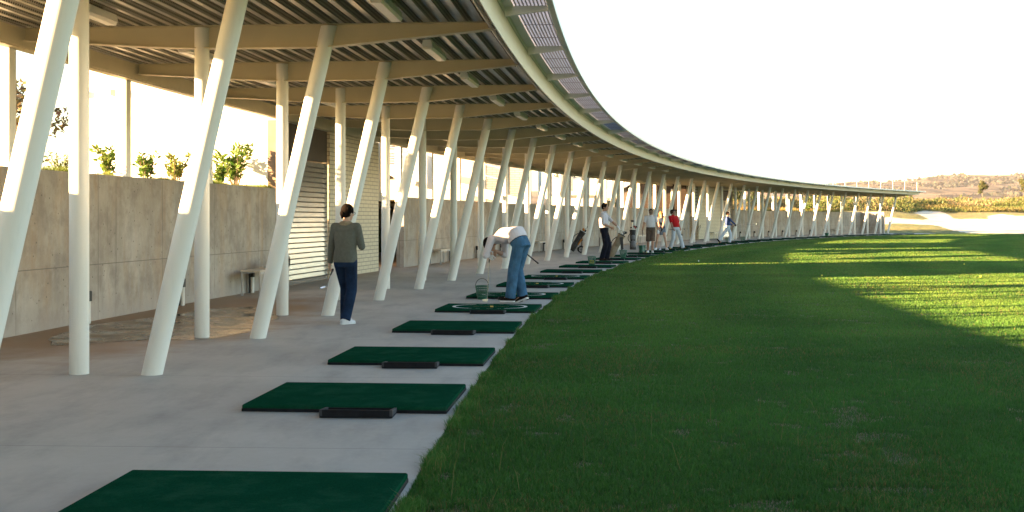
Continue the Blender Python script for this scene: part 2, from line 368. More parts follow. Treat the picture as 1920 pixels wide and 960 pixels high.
    def arc(s, i0, i1, prof, step=.25, mi=0, closed=True, caps=True):
        # profile polygon (d,z) swept along the arc from bay i0 to i1
        k = max(1, int(round((i1 - i0) / step))); o = len(s.v); n = len(prof)
        for q in range(k + 1):
            i = i0 + (i1 - i0) * q / k
            for d, z in prof: s.v.append(tuple(P(i, d, z)))
        for q in range(k):
            for e in range(n if closed else n - 1):
                e2 = (e + 1) % n
                s.f.append((o + q * n + e, o + (q + 1) * n + e, o + (q + 1) * n + e2, o + q * n + e2)); s.mi.append(mi)
        if closed and caps:
            s.f.append(tuple(o + e for e in range(n))); s.mi.append(mi)
            s.f.append(tuple(o + k * n + e for e in range(n - 1, -1, -1))); s.mi.append(mi)
        return s
    def mesh(s, name, mats, off=None, smooth=None):
        me = bpy.data.meshes.new(name)
        vs = s.v if off is None else [(a - off[0], b - off[1], c - off[2]) for a, b, c in s.v]
        me.from_pydata(vs, [], s.f)
        for m in (mats if isinstance(mats, (list, tuple)) else [mats]): me.materials.append(MATS[m] if isinstance(m, str) else m)
        me.polygons.foreach_set('material_index', s.mi)
        if smooth is not None:
            me.polygons.foreach_set('use_smooth', [True] * len(me.polygons))
            me.set_sharp_from_angle(angle=R_(smooth))
        me.update(); return me
    def build(s, name, mats, parent=None, origin=None, smooth=None):
        # local: no origin -> vertices are in the parent's frame; origin -> vertices are world
        me = s.mesh(name, mats, origin, smooth)
        o = bpy.data.objects.new(name, me); COL.objects.link(o)
        if origin is not None: o.location = Vector(origin)
        if parent is not None:
            o.parent = parent
            if origin is not None: o.location = Vector(origin) - WLOC.get(parent.name, Vector((0, 0, 0)))
        WLOC[o.name] = Vector(origin) if origin is not None else (WLOC.get(parent.name, Vector((0, 0, 0))) if parent else Vector((0, 0, 0)))
        return o
WLOC = {}
def tag(o, label=None, cat=None, group=None, kind=None):
    if label: o['label'] = label
    if cat: o['category'] = cat
    if group: o['group'] = group
    if kind: o['kind'] = kind
    return o
def empty(name, loc, rz=0, label=None, cat=None, group=None):
    o = bpy.data.objects.new(name, None); COL.objects.link(o); o.empty_display_size = .2
    o.location = loc; o.rotation_euler = (0, 0, rz); WLOC[o.name] = Vector(loc)
    return tag(o, label, cat, group)
def dup(root, loc, rz=0, label=None):
    c = root.copy(); COL.objects.link(c); c.location = loc; c.rotation_euler = (0, 0, rz); WLOC[c.name] = Vector(loc)
    if label: c['label'] = label
    def rec(a, b):
        for ch in a.children:
            k = ch.copy(); COL.objects.link(k); k.parent = b; rec(ch, k)
    rec(root, c); return c
def uvlayer(me, fn):
    uv = me.uv_layers.new(name='UVMap'); 
    co = np.empty(len(me.vertices) * 3); me.vertices.foreach_get('co', co); co = co.reshape(-1, 3)
    li = np.empty(len(me.loops), dtype=np.int64); me.loops.foreach_get('vertex_index', li)
    u, v = fn(co[:, 0], co[:, 1], co[:, 2])
    uv.data.foreach_set('uv', np.stack([u[li], v[li]], 1).astype(np.float32).ravel())
ONES = 'zeroth first second third fourth fifth sixth seventh eighth ninth tenth eleventh twelfth thirteenth fourteenth fifteenth sixteenth seventeenth eighteenth nineteenth'.split()
def ordinal(n):
    if n < 20: return ONES[n]
    t = {2: 'twent', 3: 'thirt', 4: 'fort'}[n // 10]
    return t + 'ieth' if n % 10 == 0 else t + 'y-' + ONES[n % 10]
# ------------------------------------------------------------------ setting: ground sheets
def grid_mesh(xs, ys, zf):
    X, Y = np.meshgrid(xs, ys); Z = zf(X, Y)
    v = np.stack([X, Y, Z], -1).reshape(-1, 3); nx, ny = len(xs), len(ys)
    a = (np.arange(ny - 1)[:, None] * nx + np.arange(nx - 1)[None]).ravel()
    f = np.stack([a, a + 1, a + nx + 1, a + nx], 1)
    return v, f
def np_mesh(name, v, f, mat, smooth=True):
    me = bpy.data.meshes.new(name); nv, nf, k = len(v), len(f), f.shape[1]
    me.vertices.add(nv); me.vertices.foreach_set('co', v.astype(np.float32).ravel())
    me.loops.add(nf * k); me.loops.foreach_set('vertex_index', f.astype(np.int32).ravel())
    me.polygons.add(nf); me.polygons.foreach_set('loop_start', np.arange(0, nf * k, k, dtype=np.int32))
    me.update(calc_edges=True); me.materials.append(MATS[mat])
    if smooth: me.polygons.foreach_set('use_smooth', np.ones(nf, bool))
    me.update(); return me
def link(name, me, **kw):
    o = bpy.data.objects.new(name, me); COL.objects.link(o); tag(o, **kw); return o
def vnoise(X, Y, sc, seed=0):
    r = np.random.default_rng(seed); T = r.random((256, 256))
    x = X / sc; y = Y / sc; xi = np.floor(x).astype(int); yi = np.floor(y).astype(int); fx = x - xi; fy = y - yi
    fx = fx * fx * (3 - 2 * fx); fy = fy * fy * (3 - 2 * fy); g = lambda a, b: T[a % 256, b % 256]
    return (g(xi, yi) * (1 - fx) + g(xi + 1, yi) * fx) * (1 - fy) + (g(xi, yi + 1) * (1 - fx) + g(xi + 1, yi + 1) * fx) * fy
def sstep(a, b, x): t = np.clip((x - a) / (b - a), 0, 1); return t * t * (3 - 2 * t)
GZ = -.022
xs = np.concatenate([np.linspace(-120, -20, 12), np.linspace(-15, 60, 60), np.linspace(65, 420, 40)])
ys = np.concatenate([np.linspace(-80, 0, 20), np.linspace(2, 120, 100), np.linspace(130, 900, 40)])
v, f = grid_mesh(xs, ys, lambda X, Y: GZ + 0 * X)
link('grass_field', np_mesh('grass_field', v, f, 'grass_ground'), kind='structure')
# slab
sl = MB().arc(-4.5, 36.35, [(-3.0, 0), (-3.0, -.12), (9, -.12), (9, 0)], .125)
so = sl.build('concrete_floor', 'slab_concrete'); so['kind'] = 'structure'
uvlayer(so.data, lambda x, y, z: polar(x, y))
# puddle
pts = []
for k in range(72):
    t = 2 * math.pi * k / 72
    r = 1 + .13 * math.sin(3 * t + 1) + .07 * math.sin(5 * t) + .02 * math.sin(11 * t + 2) + .015 * math.sin(19 * t)
    i = 3.52 + .80 * r * math.cos(t); d = 1.55 + 1.12 * r * math.sin(t)
    if d > 2.72: d = 2.72 + (d - 2.72) * .15
    pts.append(tuple(P(i, d, .004)))
MB().add(pts, [tuple(range(71, -1, -1))]).build('puddle', 'puddle')['kind'] = 'structure'
# terrace behind the wall
tb = MB()
def strip(i0, i1, d0, d1, z0, z1): tb.arc(i0, i1, [(d0, z0), (d1, z1)], .25, closed=False)
for a, b_ in ((-5, 6.1), (6.1, 8.34), (9.06, 23.16), (23.72, 26.1), (26.1, 34.2)):
    inn = 3.12 if (a, b_) in ((-5, 6.1), (9.06, 23.16), (26.1, 34.2)) else 6.3
    strip(a, b_, inn, 14, 1.96, 2.02)
strip(8.34, 9.06, 9.5, 14, 1.96, 2.02); strip(23.16, 23.72, 9.5, 14, 1.96, 2.02)
strip(-5, 34.2, 14, 120, 2.02, 2.3)
o_ = len(tb.v)
for i_, k_ in ((34.2, 1), (34.7, .8), (35.25, .45), (36.2, .1), (37.2, -.1)):
    for d_, z_ in ((3.12, 1.96), (14, 2.02), (120, 2.3)): tb.v.append(tuple(P(i_, d_, z_ * k_)))
for q_ in range(4):
    for e_ in range(2): tb.f.append((o_ + q_ * 3 + e_, o_ + q_ * 3 + 3 + e_, o_ + q_ * 3 + 4 + e_, o_ + q_ * 3 + 1 + e_)); tb.mi.append(0)
to = tb.build('terrace_ground', 'terrace_soil', smooth=60); to['kind'] = 'structure'
# rough ground and bunkers beyond the range
def far_z(X, Y):
    base = np.interp(Y, [104, 114, 118, 130, 150, 170, 190, 215, 260, 330, 900], [-.6, -.10, .0, .22, 1.1, 2.2, 3.0, 3.6, 3.9, 4.2, 6])
    b = base + .55 * np.exp(-(((X - 38) / 7.5) ** 2 + ((Y - 124) / 6.0) ** 2)) + .75 * np.exp(-(((X - 47) / 7) ** 2 + ((Y - 158) / 9) ** 2))
    b += .5 * np.exp(-(((X - 66) / 6) ** 2 + ((Y - 160) / 8) ** 2)) - .45 * np.exp(-(((X - 56) / 11) ** 2 + ((Y - 138) / 9) ** 2))
    b += (vnoise(X, Y, 9, 3) - .5) * .35 * sstep(120, 150, Y) + (vnoise(X, Y, 2.2, 4) - .5) * .12 * sstep(118, 135, Y)
    i, d = polar(X, Y)
    k = sstep(9, -4, d) * sstep(38.5, 36, i)
    return b * (1 - k) + k * -.6
xs = np.arange(4, 128, .32); ys = np.concatenate([np.arange(104, 200, .32), np.arange(200, 420, 4.0)])
v, f = grid_mesh(xs, ys, far_z)
px = 960 + 2300 * v[:, 0] / v[:, 1]; py = 409.7 - 2300 * (v[:, 2] - H_EYE) / v[:, 1]
wob = (vnoise(v[:, 0], v[:, 1], 1.6, 8) - .5) * 3.0
px = px + wob * 1.3; py = py + wob
def inpoly(px, py, poly):
    r = np.zeros(len(px), bool); n = len(poly)
    for k in range(n):
        (x0, y0), (x1, y1) = poly[k], poly[(k + 1) % n]
        if y0 == y1: continue
        c = ((y0 > py) != (y1 > py)) & (px < (x1 - x0) * (py - y0) / (y1 - y0) + x0)
        r ^= c
    return r
sandA = [(1640, 411), (1665, 408), (1700, 410), (1732, 413), (1742, 410), (1730, 404), (1716, 399), (1735, 395.5), (1760, 396.5), (1776, 402), (1784, 408), (1800, 411), (1830, 409.5), (1850, 411), (1858, 404.5), (1872, 402), (1900, 404), (1990, 408), (1990, 441), (1900, 440), (1860, 439), (1812, 436.5), (1782, 430), (1762, 424), (1740, 421), (1700, 420), (1640, 421)]
isand = inpoly(px, py, sandA) & (v[:, 1] < 199)
fs = isand[f].sum(1) >= 2
def sub(v, f):
    u, inv = np.unique(f, return_inverse=True); return v[u], inv.reshape(f.shape)
a, b_ = sub(v, f[fs]); link('sand_bunker', np_mesh('sand_bunker', a, b_, 'sand'), kind='structure')
a, b_ = sub(v, f[~fs]); link('rough_ground', np_mesh('rough_ground', a, b_, 'rough_grass'), kind='structure')
# distant hills
def hill_z(X, Y):
    px = 960 + 2300 * X / Y
    top = np.interp(px, [600, 1200, 1380, 1480, 1560, 1640, 1740, 1800, 1860, 1920, 2100, 2600], [366, 358, 352, 353, 352, 346, 338.5, 332.5, 330, 327, 318, 300])
    zr = H_EYE + (409.7 - top) * Y / 2300
    t = sstep(700, 2700, Y)
    n = (vnoise(X, Y, 320, 21) - .5) * 30 + (vnoise(X, Y, 120, 22) - .5) * 14 + (vnoise(X, Y, 45, 23) - .5) * 5
    w = np.clip(np.minimum(t, 1.15 - t) * 2.2, 0, 1)
    return np.where(Y > 2700, zr - (Y - 2700) * .12, 4 + (zr - 4) * t ** 1.35) + n * w * .9
xs = np.linspace(-700, 2600, 330); ys = np.concatenate([np.linspace(330, 2700, 150), np.linspace(2740, 3400, 8)])
v, f = grid_mesh(xs, ys, hill_z)
link('hills', np_mesh('hills', v, f, 'hill'), kind='structure')
# ------------------------------------------------------------------ blades, leaves (numpy)
def blade_mesh(name, pos, h, w, tint, mat, lean=.5):
    n = len(pos); th = rng.random(n) * 2 * np.pi; la = rng.random(n) * 2 * np.pi; k = (rng.random(n) ** .8) * lean
    side = np.stack([np.cos(th), np.sin(th), 0 * th], 1) * (w * .5)[:, None]
    mid = pos + np.stack([np.cos(la) * h * k * .35, np.sin(la) * h * k * .35, h * .6], 1)
    tip = pos + np.stack([np.cos(la) * h * k, np.sin(la) * h * k, h * (1 - .25 * k)], 1)
    v = np.concatenate([pos - side, pos + side, mid + side * .75, mid - side * .75, tip], 0)
    a = np.arange(n); 
    q = np.stack([a, a + n, a + 2 * n, a + 3 * n], 1); t = np.stack([a + 3 * n, a + 2 * n, a + 4 * n], 1)
    me = bpy.data.meshes.new(name)
    me.vertices.add(5 * n); me.vertices.foreach_set('co', v.astype(np.float32).ravel())
    li = np.concatenate([q.ravel(), t.ravel()]).astype(np.int32)
    me.loops.add(len(li)); me.loops.foreach_set('vertex_index', li)
    me.polygons.add(2 * n); me.polygons.foreach_set('loop_start', np.concatenate([np.arange(0, 4 * n, 4), 4 * n + np.arange(0, 3 * n, 3)]).astype(np.int32))
    me.update(calc_edges=True)
    ca = me.color_attributes.new('tint', 'FLOAT_COLOR', 'POINT')
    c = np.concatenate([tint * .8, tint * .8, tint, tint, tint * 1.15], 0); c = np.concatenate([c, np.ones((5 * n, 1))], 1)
    ca.data.foreach_set('color', c.astype(np.float32).ravel())
    me.materials.append(MATS[mat]); me.update(); return me
def leaf_mesh(name, pos, size, tint, mat='leaf', up=.3, aspect=.45):
    n = len(pos); d = rng.normal(size=(n, 3)); d[:, 2] = np.abs(d[:, 2]) * .6 + up; d /= np.linalg.norm(d, axis=1)[:, None]
    r = rng.normal(size=(n, 3)); s = np.cross(d, r); s /= np.linalg.norm(s, axis=1)[:, None] + 1e-9
    L_ = size[:, None]
    v = np.concatenate([pos, pos + d * L_ * .5 + s * L_ * aspect * .5, pos + d * L_, pos + d * L_ * .5 - s * L_ * aspect * .5], 0)
    a = np.arange(n); f = np.stack([a, a + n, a + 2 * n, a + 3 * n], 1)
    me = np_mesh(name, v, f, mat, False)
    ca = me.color_attributes.new('tint', 'FLOAT_COLOR', 'POINT')
    c = np.concatenate([np.tile(tint, (4, 1)), np.ones((4 * n, 1))], 1); ca.data.foreach_set('color', c.astype(np.float32).ravel())
    return me
# short turf in front of the camera
def turf():
    n = 1150000
    Y = 4.6 * (114 / 4.6) ** (rng.random(n) ** 1.1)
    lim = .46 * Y + 2.0
    xe = np.array([P(q, -3.0)[0] for q in np.linspace(-1, 37, 200)]); ye = np.array([P(q, -3.0)[1] for q in np.linspace(-1, 37, 200)])
    X0 = np.interp(Y, ye, xe) + .005
    X = X0 + rng.random(n) * (lim - X0)
    bare = vnoise(X, Y, .34, 5) * .55 + vnoise(X, Y, .13, 6) * .45 + .10 * (vnoise(X, Y, 3.5, 7) - .5)
    keep = (rng.random(n) < np.clip((114 - Y) / 26, 0, 1))
    X, Y, X0, bare = X[keep], Y[keep], X0[keep], bare[keep]; n = len(X); bm = (bare > .735) & (rng.random(n) < .7) & (Y < 26)
    clump = vnoise(X, Y, .35, 9) * .5 + vnoise(X, Y, .09, 10) * .5
    fl = np.clip((Y - 8) / 14, 0, 1)[:, ] * .6; h = (.017 + .030 * (clump * (1 - fl) + .45 * fl)) * (.7 + .6 * rng.random(n))
    w = np.maximum(.0035, Y * .00042) * (.8 + .5 * rng.random(n))
    pos = np.stack([X, Y, np.full(n, GZ)], 1)
    t = rng.random(n); big = vnoise(X, Y, 1.7, 12); b2 = vnoise(X, Y, .5, 14)
    g = np.stack([.029 + .025 * t, .096 + .052 * t, .012 + .014 * t], 1) * ((.80 + .40 * big + .26 * b2) * (1 + .08 * sstep(9, 24, Y)))[:, None]; g[:, 0] *= 1 + .28 * sstep(9, 24, Y); mow = .5 + .5 * np.sin((np.hypot(X - CX, Y - CY) + 1.5 * vnoise(X, Y, 9, 17)) * 2.5); g *= (1 + .22 * mow * sstep(9, 20, Y))[:, None]; g[:, 0] *= 1 + .25 * mow * sstep(9, 20, Y)
    h[bm] *= .35; g[bm] = np.array([.27, .23, .16]) * (.6 + .6 * rng.random((bm.sum(), 1)))
    dry = (rng.random(n) < .025 + .12 * (vnoise(X, Y, 1.1, 13) > .68)); g[dry] = np.array([.17, .135, .05]) * (.7 + .6 * rng.random((dry.sum(), 1)))
    # longer unmown fringe along the slab edge
    m = 46000; iu = -.2 + 15 * rng.random(m) ** 1.5; dd = -3.0 - np.abs(rng.normal(size=m)) * .06 - .006
    a = A0 + DA * (iu - 3); r = RAD + dd
    cl = vnoise(iu * 3.4, dd * 0, .35, 15)
    p2 = np.stack([CX + r * np.cos(a), CY + r * np.sin(a), np.full(m, GZ)], 1); h2 = (.022 + .075 * cl ** 1.8) * (.5 + .8 * rng.random(m)); w2 = np.maximum(.004, p2[:, 1] * .0004)
    t2 = rng.random(m); g2 = np.stack([.029 + .026 * t2, .096 + .05 * t2, .013 + .013 * t2], 1) * (.75 + .5 * cl)[:, None]
    dry = rng.random(m) < .10; g2[dry] = (.2, .17, .06)
    # a few tall stalks
    q = 90; Ys = 6 + 14 * rng.random(q); Xs = np.interp(Ys, ye, xe) + rng.random(q) ** 2 * 5 + .02
    p3 = np.stack([Xs, Ys, np.full(q, GZ)], 1); h3 = .10 + .2 * rng.random(q); w3 = np.full(q, .0035); g3 = np.tile(np.array([[.19, .18, .07]]), (q, 1))
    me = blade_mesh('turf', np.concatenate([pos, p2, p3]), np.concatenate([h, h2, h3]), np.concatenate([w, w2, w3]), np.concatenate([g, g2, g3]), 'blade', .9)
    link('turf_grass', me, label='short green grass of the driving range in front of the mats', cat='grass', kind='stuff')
turf()
def terrace_grass():
    n = 26000; iu = 1.5 + 4.6 * rng.random(n); dd = 3.13 + np.abs(rng.normal(size=n)) * .35
    a = A0 + DA * (iu - 3); r = RAD + dd; p = np.stack([CX + r * np.cos(a), CY + r * np.sin(a), np.full(n, 1.97)], 1)
    cl = vnoise(iu * 3.4, dd, .5, 31); h = (.05 + .16 * cl) * (.5 + .7 * rng.random(n)); t = rng.random(n)
    g = np.stack([.09 + .07 * t, .14 + .06 * t, .02 + .02 * t], 1)
    m = 30000; i2 = 26.2 + 8.0 * rng.random(m); d2 = 3.15 + rng.random(m) * 6
    a = A0 + DA * (i2 - 3); r = RAD + d2; p2 = np.stack([CX + r * np.cos(a), CY + r * np.sin(a), np.full(m, 1.97)], 1)
    h2 = (.15 + .35 * rng.random(m)) * (.4 + vnoise(i2 * 3.4, d2, 1.2, 33)); t = rng.random(m)
    g2 = np.stack([.26 + .12 * t, .19 + .07 * t, .07 + .03 * t], 1); gr = d2 < 3.6; g2[gr] = (.10, .13, .03); h2[gr] *= .6
    me = blade_mesh('terrace_grass', np.concatenate([p, p2]), np.concatenate([h, h2]), np.concatenate([np.full(n, .008), np.full(m, .03)]), np.concatenate([g, g2]), 'blade', .8)
    link('terrace_grass', me, label='sunlit grass growing along the top of the concrete wall', cat='grass', kind='stuff')
terrace_grass()
# ------------------------------------------------------------------ camera, light, world
cam = bpy.data.cameras.new('camera'); co = bpy.data.objects.new('camera', cam); COL.objects.link(co); S.camera = co
co.location = (0, 0, H_EYE); co.rotation_euler = (R_(90), 0, 0)
cam.sensor_width = 36; cam.lens = 2300 / 1920 * 36; cam.shift_y = -(480 - 409.7) / 1920
cam.clip_end = 6000; cam.clip_start = .05
S.render.resolution_x = 1024; S.render.resolution_y = 512
sun = bpy.data.lights.new('sun', 'SUN'); sun.energy = 5.0; sun.angle = R_(.5); sun.color = (1, .62, .30)
so_ = bpy.data.objects.new('sun', sun); COL.objects.link(so_); so_.rotation_euler = SUNV.to_track_quat('Z', 'Y').to_euler(); so_.location = (-30, -10, 30)
w = bpy.data.worlds.new('World'); S.world = w; w.use_nodes = True; nt = w.node_tree
sky = nt.nodes.new('ShaderNodeTexSky'); sky.sky_type = 'NISHITA'; sky.sun_disc = False
sky.sun_elevation = SUN_EL; sky.sun_rotation = math.atan2(SUNV.x, SUNV.y) % (2 * math.pi); sky.air_density = 1.0; sky.dust_density = .3; sky.ozone_density = 1.0
bg = nt.nodes['Background']; bg.inputs[1].default_value = .05; nt.links.new(sky.outputs[0], bg.inputs[0])
S.view_settings.view_transform = 'Standard'; S.view_settings.look = 'None'; S.view_settings.exposure = 3.65; S.view_settings.gamma = 1
S.render.engine = 'CYCLES'; S.cycles.max_bounces = 8; S.cycles.diffuse_bounces = 5; S.cycles.use_denoising = True
# thin evening haze over the whole place
m, nt, b = newmat('haze'); nt.nodes.remove(b)
pv_ = nt.nodes.new('ShaderNodeVolumePrincipled'); pv_.inputs['Density'].default_value = .00006; pv_.inputs['Color'].default_value = (.95, .95, .97, 1); pv_.inputs['Anisotropy'].default_value = .2
nt.links.new(pv_.outputs[0], nt.nodes['Material Output'].inputs['Volume'])
MB().box((-900, -250, -1.2), (2750, 3500, 190)).build('haze', 'haze')['kind'] = 'stuff'
# ------------------------------------------------------------------ the canopy pavilion
I0, I1 = -3, 35
pv = empty('driving_range_canopy', P(17, 0), 0, 'long curved white canopy on slanted columns along the green range', 'canopy')
PVO = P(17, 0)
def place(o, i, d=0.0, z=0.0, root=PVO):
    o.location = P(i, d, z) - root; o.rotation_euler = (0, 0, ang(i))
def copies(first, ids, d=0.0, z=0.0, parent=None, root=PVO):
    out = []
    for k, i in enumerate(ids):
        o = first if k == 0 else first.copy()
        if k: COL.objects.link(o); o.parent = parent
        place(o, i, d, z, root); out.append(o)
    return out
# local frame of a bay piece: +x outwards, +y towards the camera end
def skewcyl(p0, p1, r, n=28):
    p0, p1 = Vector(p0), Vector(p1); vs = []
    for p in (p0, p1):
        for q in range(n):
            t = 2 * math.pi * q / n; vs.append(p + Vector((math.cos(t) * r, math.sin(t) * r, 0)))
    m = MB(); m.add(vs, [tuple(range(n - 1, -1, -1)), tuple(range(n, 2 * n))] + [(q, (q + 1) % n, n + (q + 1) % n, n + q) for q in range(n)])
    return m
ids = list(range(I0, I1 + 1))
lean = skewcyl((0, 0, -.01), (-.862, 0, 3.69), .096).build('slanted_column', 'white_paint', pv, smooth=40)
copies(lean, ids, parent=pv)
vert = skewcyl((0, 0, -.01), (0, 0, 3.69), .088).build('upright_column', 'white_paint', pv, smooth=40)
copies(vert, ids, .678, parent=pv)
b = MB()
prof = [(2.86, 3.705), (2.86, 3.57), (1.3, 3.475), (.68, 3.45), (-.85, 3.45), (-2.80, 3.635), (-2.80, 3.705)]
b.prism([(x, z) for x, z in prof], (1, 0, 0), (0, 0, 1), (0, .012, 0), (0, -.006, 0))
low = prof[1:6]
for (x0, z0), (x1, z1) in zip(low[:-1], low[1:]): b.obox((x0, 0, z0 - .006), (x1, 0, z1 - .006), .15, .012, (0, 0, 1))
b.obox((2.86, 0, 3.708), (-2.82, 0, 3.708), .13, .008)
beam = b.build('roof_beam', 'cream_paint', pv); copies(beam, ids, parent=pv)
# ribbed metal deck between beams
def deck():
    m = MB(); pitch = .205; n = 28; zl, zh = 3.716, 3.806
    prof = []; uvv = []; kinds = []
    d = 2.90
    for k in range(n):
        prof += [(d, zl), (d - .062, zl), (d - .088, zh), (d - .179, zh)]; kinds += [0, 1, 0, 1]; d -= pitch
    prof += [(d, zl), (d - .05, zl)]; kinds += [0]
    L0 = [0]
    for (a, z), (b_, z2) in zip(prof[:-1], prof[1:]): L0.append(L0[-1] + math.hypot(a - b_, z - z2))
    np_ = len(prof); uv = {}
    for i in range(I0, I1 + 1):
        for k, (a, z) in enumerate(prof):
            m.v.append(tuple(P(i, a, z)))
    for q in range(I1 - I0):
        for k in range(np_ - 1):
            m.f.append((q * np_ + k, (q + 1) * np_ + k, (q + 1) * np_ + k + 1, q * np_ + k + 1)); m.mi.append(kinds[k])
    o = m.build('roof_deck', ['deck_metal', 'deck_web'], pv, PVO)
    u = o.data.uv_layers.new(name='UVMap'); li = np.empty(len(o.data.loops), dtype=np.int64); o.data.loops.foreach_get('vertex_index', li)
    uu = (li // np_) * BAY; vv = np.array(L0)[li % np_]
    # web length .102: shift so holes sit in two rows on each web
    u.data.foreach_set('uv', np.stack([uu, vv], 1).astype(np.float32).ravel())
deck()
m = MB().arc(I0 - .03, I1 + .06, [(3.02, 3.83), (-2.93, 3.83), (-2.93, 3.875), (3.02, 3.875)], .25); m.build('roof_sheet', 'roof_sheet', pv, PVO)
m = MB().arc(I0 - .03, I1 + .06, [(2.93, 3.48), (2.93, 3.60), (3.07, 3.60), (3.07, 3.48)], .125); m.build('outer_edge_beam', 'cream_paint', pv, PVO, 30)
m = MB().arc(I0 - .03, I1 + .06, [(2.90, 3.50), (2.90, 3.826), (2.928, 3.826), (2.928, 3.50)], .125); m.build('outer_web', 'cream_paint', pv, PVO, 30)
m = MB().arc(I0 - .03, I1 + .06, [(-2.875, 3.60), (-2.86, 3.60), (-2.86, 3.62), (-2.925, 3.90), (-3.05, 3.90), (-3.05, 3.888), (-2.94, 3.888)], .125)
m.build('fascia', 'white_paint', pv, PVO, 20)
m = MB().tube([P(i / 4, -2.79, 3.655) for i in range(4 * I0, 4 * I1 + 1)], .024, 8); m.build('gutter_pipe', 'galv', pv, PVO, 60)
c = MB().box((-2.86, -.045, 3.628), (-2.72, .045, 3.633)).box((-2.862, -.045, 3.60), (-2.858, .045, 3.68)); c.box((-2.765, -.02, 3.60), (-2.755, .02, 3.68))
clip = c.build('pipe_clip', 'galv', pv); copies(clip, ids, parent=pv)
br = MB().prism([(-2.95, 3.775), (-2.95, 3.895), (-3.50, 3.895), (-3.50, 3.845)], (1, 0, 0), (0, 0, 1), (0, .05, 0), (0, -.025, 0))
bracket = br.build('edge_bracket', 'white_paint', pv); copies(bracket, ids, parent=pv)
g = MB()
for k in range(9):
    d0 = -3.075 - k * .0435; g.arc(I0, I1, [(d0, 3.892), (d0, 3.908), (d0 - .011, 3.908), (d0 - .011, 3.892)], .125)
for i in range(I0 * 3, I1 * 3):
    a, b_ = P(i / 3 + .08, -3.06, 3.895), P(i / 3 + .08, -3.45, 3.895); g.obox(a, b_, .012, .006, (0, 0, 1))
g.build('edge_grating', 'dark_louvre', pv, PVO)
MB().arc(I0, I1, [(-2.98, 3.912), (-2.98, 3.916), (-3.455, 3.916), (-3.455, 3.912)], .125).build('grating_backing', 'clear_panel', pv, PVO)
m = MB().arc(I0 - .03, I1 + .06, [(-3.46, 3.845), (-3.46, 3.93), (-3.535, 3.93), (-3.535, 3.845)], .125); m.build('outer_rim', 'white_paint', pv, PVO, 20)
# end plates
m = MB().prism([(x, z) for x, z in [(2.9, 3.60), (2.9, 3.83), (-2.92, 3.89), (-2.87, 3.60), (-2.8, 3.62), (-.85, 3.46), (.7, 3.46)]], (1, 0, 0), (0, 0, 1), (0, .012, 0), (0, -.04, 0))
e = m.build('end_plate', 'cream_paint', pv); place(e, I1)
# square posts standing on the wall
po = MB().bevbox((-.085, -.085, 1.9), (.085, .085, 3.478), .008).build('square_post', 'white_paint', pv)
copies(po, [i for i in range(0, 36) if i not in (6, 7, 8, 24, 25, 26)] + [8.45], 3.105, parent=pv)
# safety rail posts on the roof
rp = MB().tube([(0, 0, 3.87), (0, 0, 4.78)], .014, 8).build('roof_rail_post', 'white_paint', pv)
copies(rp, list(range(10, 36)), -2.75, parent=pv)
MB().tube([P(i / 4, -2.75, 4.35) for i in range(40, 4 * I1 + 1)], .006, 5).tube([P(i / 4, -2.75, 4.74) for i in range(40, 4 * I1 + 1)], .006, 5).build('roof_rail_wire', 'white_paint', pv, PVO)
# strip lights under the roof
def lightfix():
    r = empty('strip_light', (0, 0, 0))
    h = MB().prism([(-.07, 0), (.07, 0), (.05, .085), (-.05, .085)], (1, 0, 0), (0, 0, 1), (0, 1.24, 0), (0, -.62, 0)); h.build('housing', 'white_paint', r)
    h = MB().prism([(-.066, -.004), (-.05, -.035), (.05, -.035), (.066, -.004)], (1, 0, 0), (0, 0, 1), (0, 1.2, 0), (0, -.60, 0)); h.build('diffuser', 'diffuser', r)
    h = MB()
    for y in (-.4, .4): h.box((-.01, y - .01, .086), (.01, y + .01, .14))
    h.build('hanger', 'galv', r)
    return r
lf = lightfix(); first = True
for row, d, lo, hi, txt in (('mats', -1.85, 1, 16, 'over the mats'), ('wall', 1.35, 2, 9, 'by the wall')):
    for k in range(lo, hi):
        lab = 'white strip light under the roof %s, %s from the camera' % (txt, ordinal(k - lo + 1))
        p = P(k + .52, d, 3.60)
        if first: lf.location = p; lf.rotation_euler = (0, 0, ang(k + .52)); o = lf; o['label'] = lab; first = False
        else: o = dup(lf, p, ang(k + .52), lab)
        o['category'] = 'light'; o['group'] = 'strip lights under the canopy roof'
# ------------------------------------------------------------------ concrete walls
def wall(i0, i1, label, d0=3.0, end=None):
    o0 = P((i0 + i1) / 2, d0)
    m = MB().arc(i0, i1, [(d0, 0), (d0, 2.04), (d0 + .22, 2.04), (d0 + .22, 0)], .25)
    if end:
        a, b_ = P(end[0], end[1]), P(end[0], end[2]); t = (P(end[0] + .06, end[1]) - a)
        m.add([a, b_, b_ + t, a + t] + [p + Vector((0, 0, 2.04)) for p in (a, b_, b_ + t, a + t)], [(0, 1, 5, 4), (1, 2, 6, 5), (2, 3, 7, 6), (3, 0, 4, 7), (4, 5, 6, 7)])
    ob = m.build('concrete_wall', 'wall_concrete', None, o0)
    ox = np.array(o0)
    def uvf(x, y, z):
        i, d = polar(x + ox[0], y + ox[1]); return i * BAY + d * .9, z
    uvlayer(ob.data, uvf)
    tag(ob, label, 'wall', 'concrete retaining walls'); return ob
wall(-4, 6.08, 'stained beige concrete wall with shrubs growing along its top')
wall(9.05, 23.15, 'grey concrete wall between the two louvred brick stores')
wall(26.1, 35.3, 'far concrete wall under golden scrub at the end of the canopy', end=(35.3, 3.0, .72))
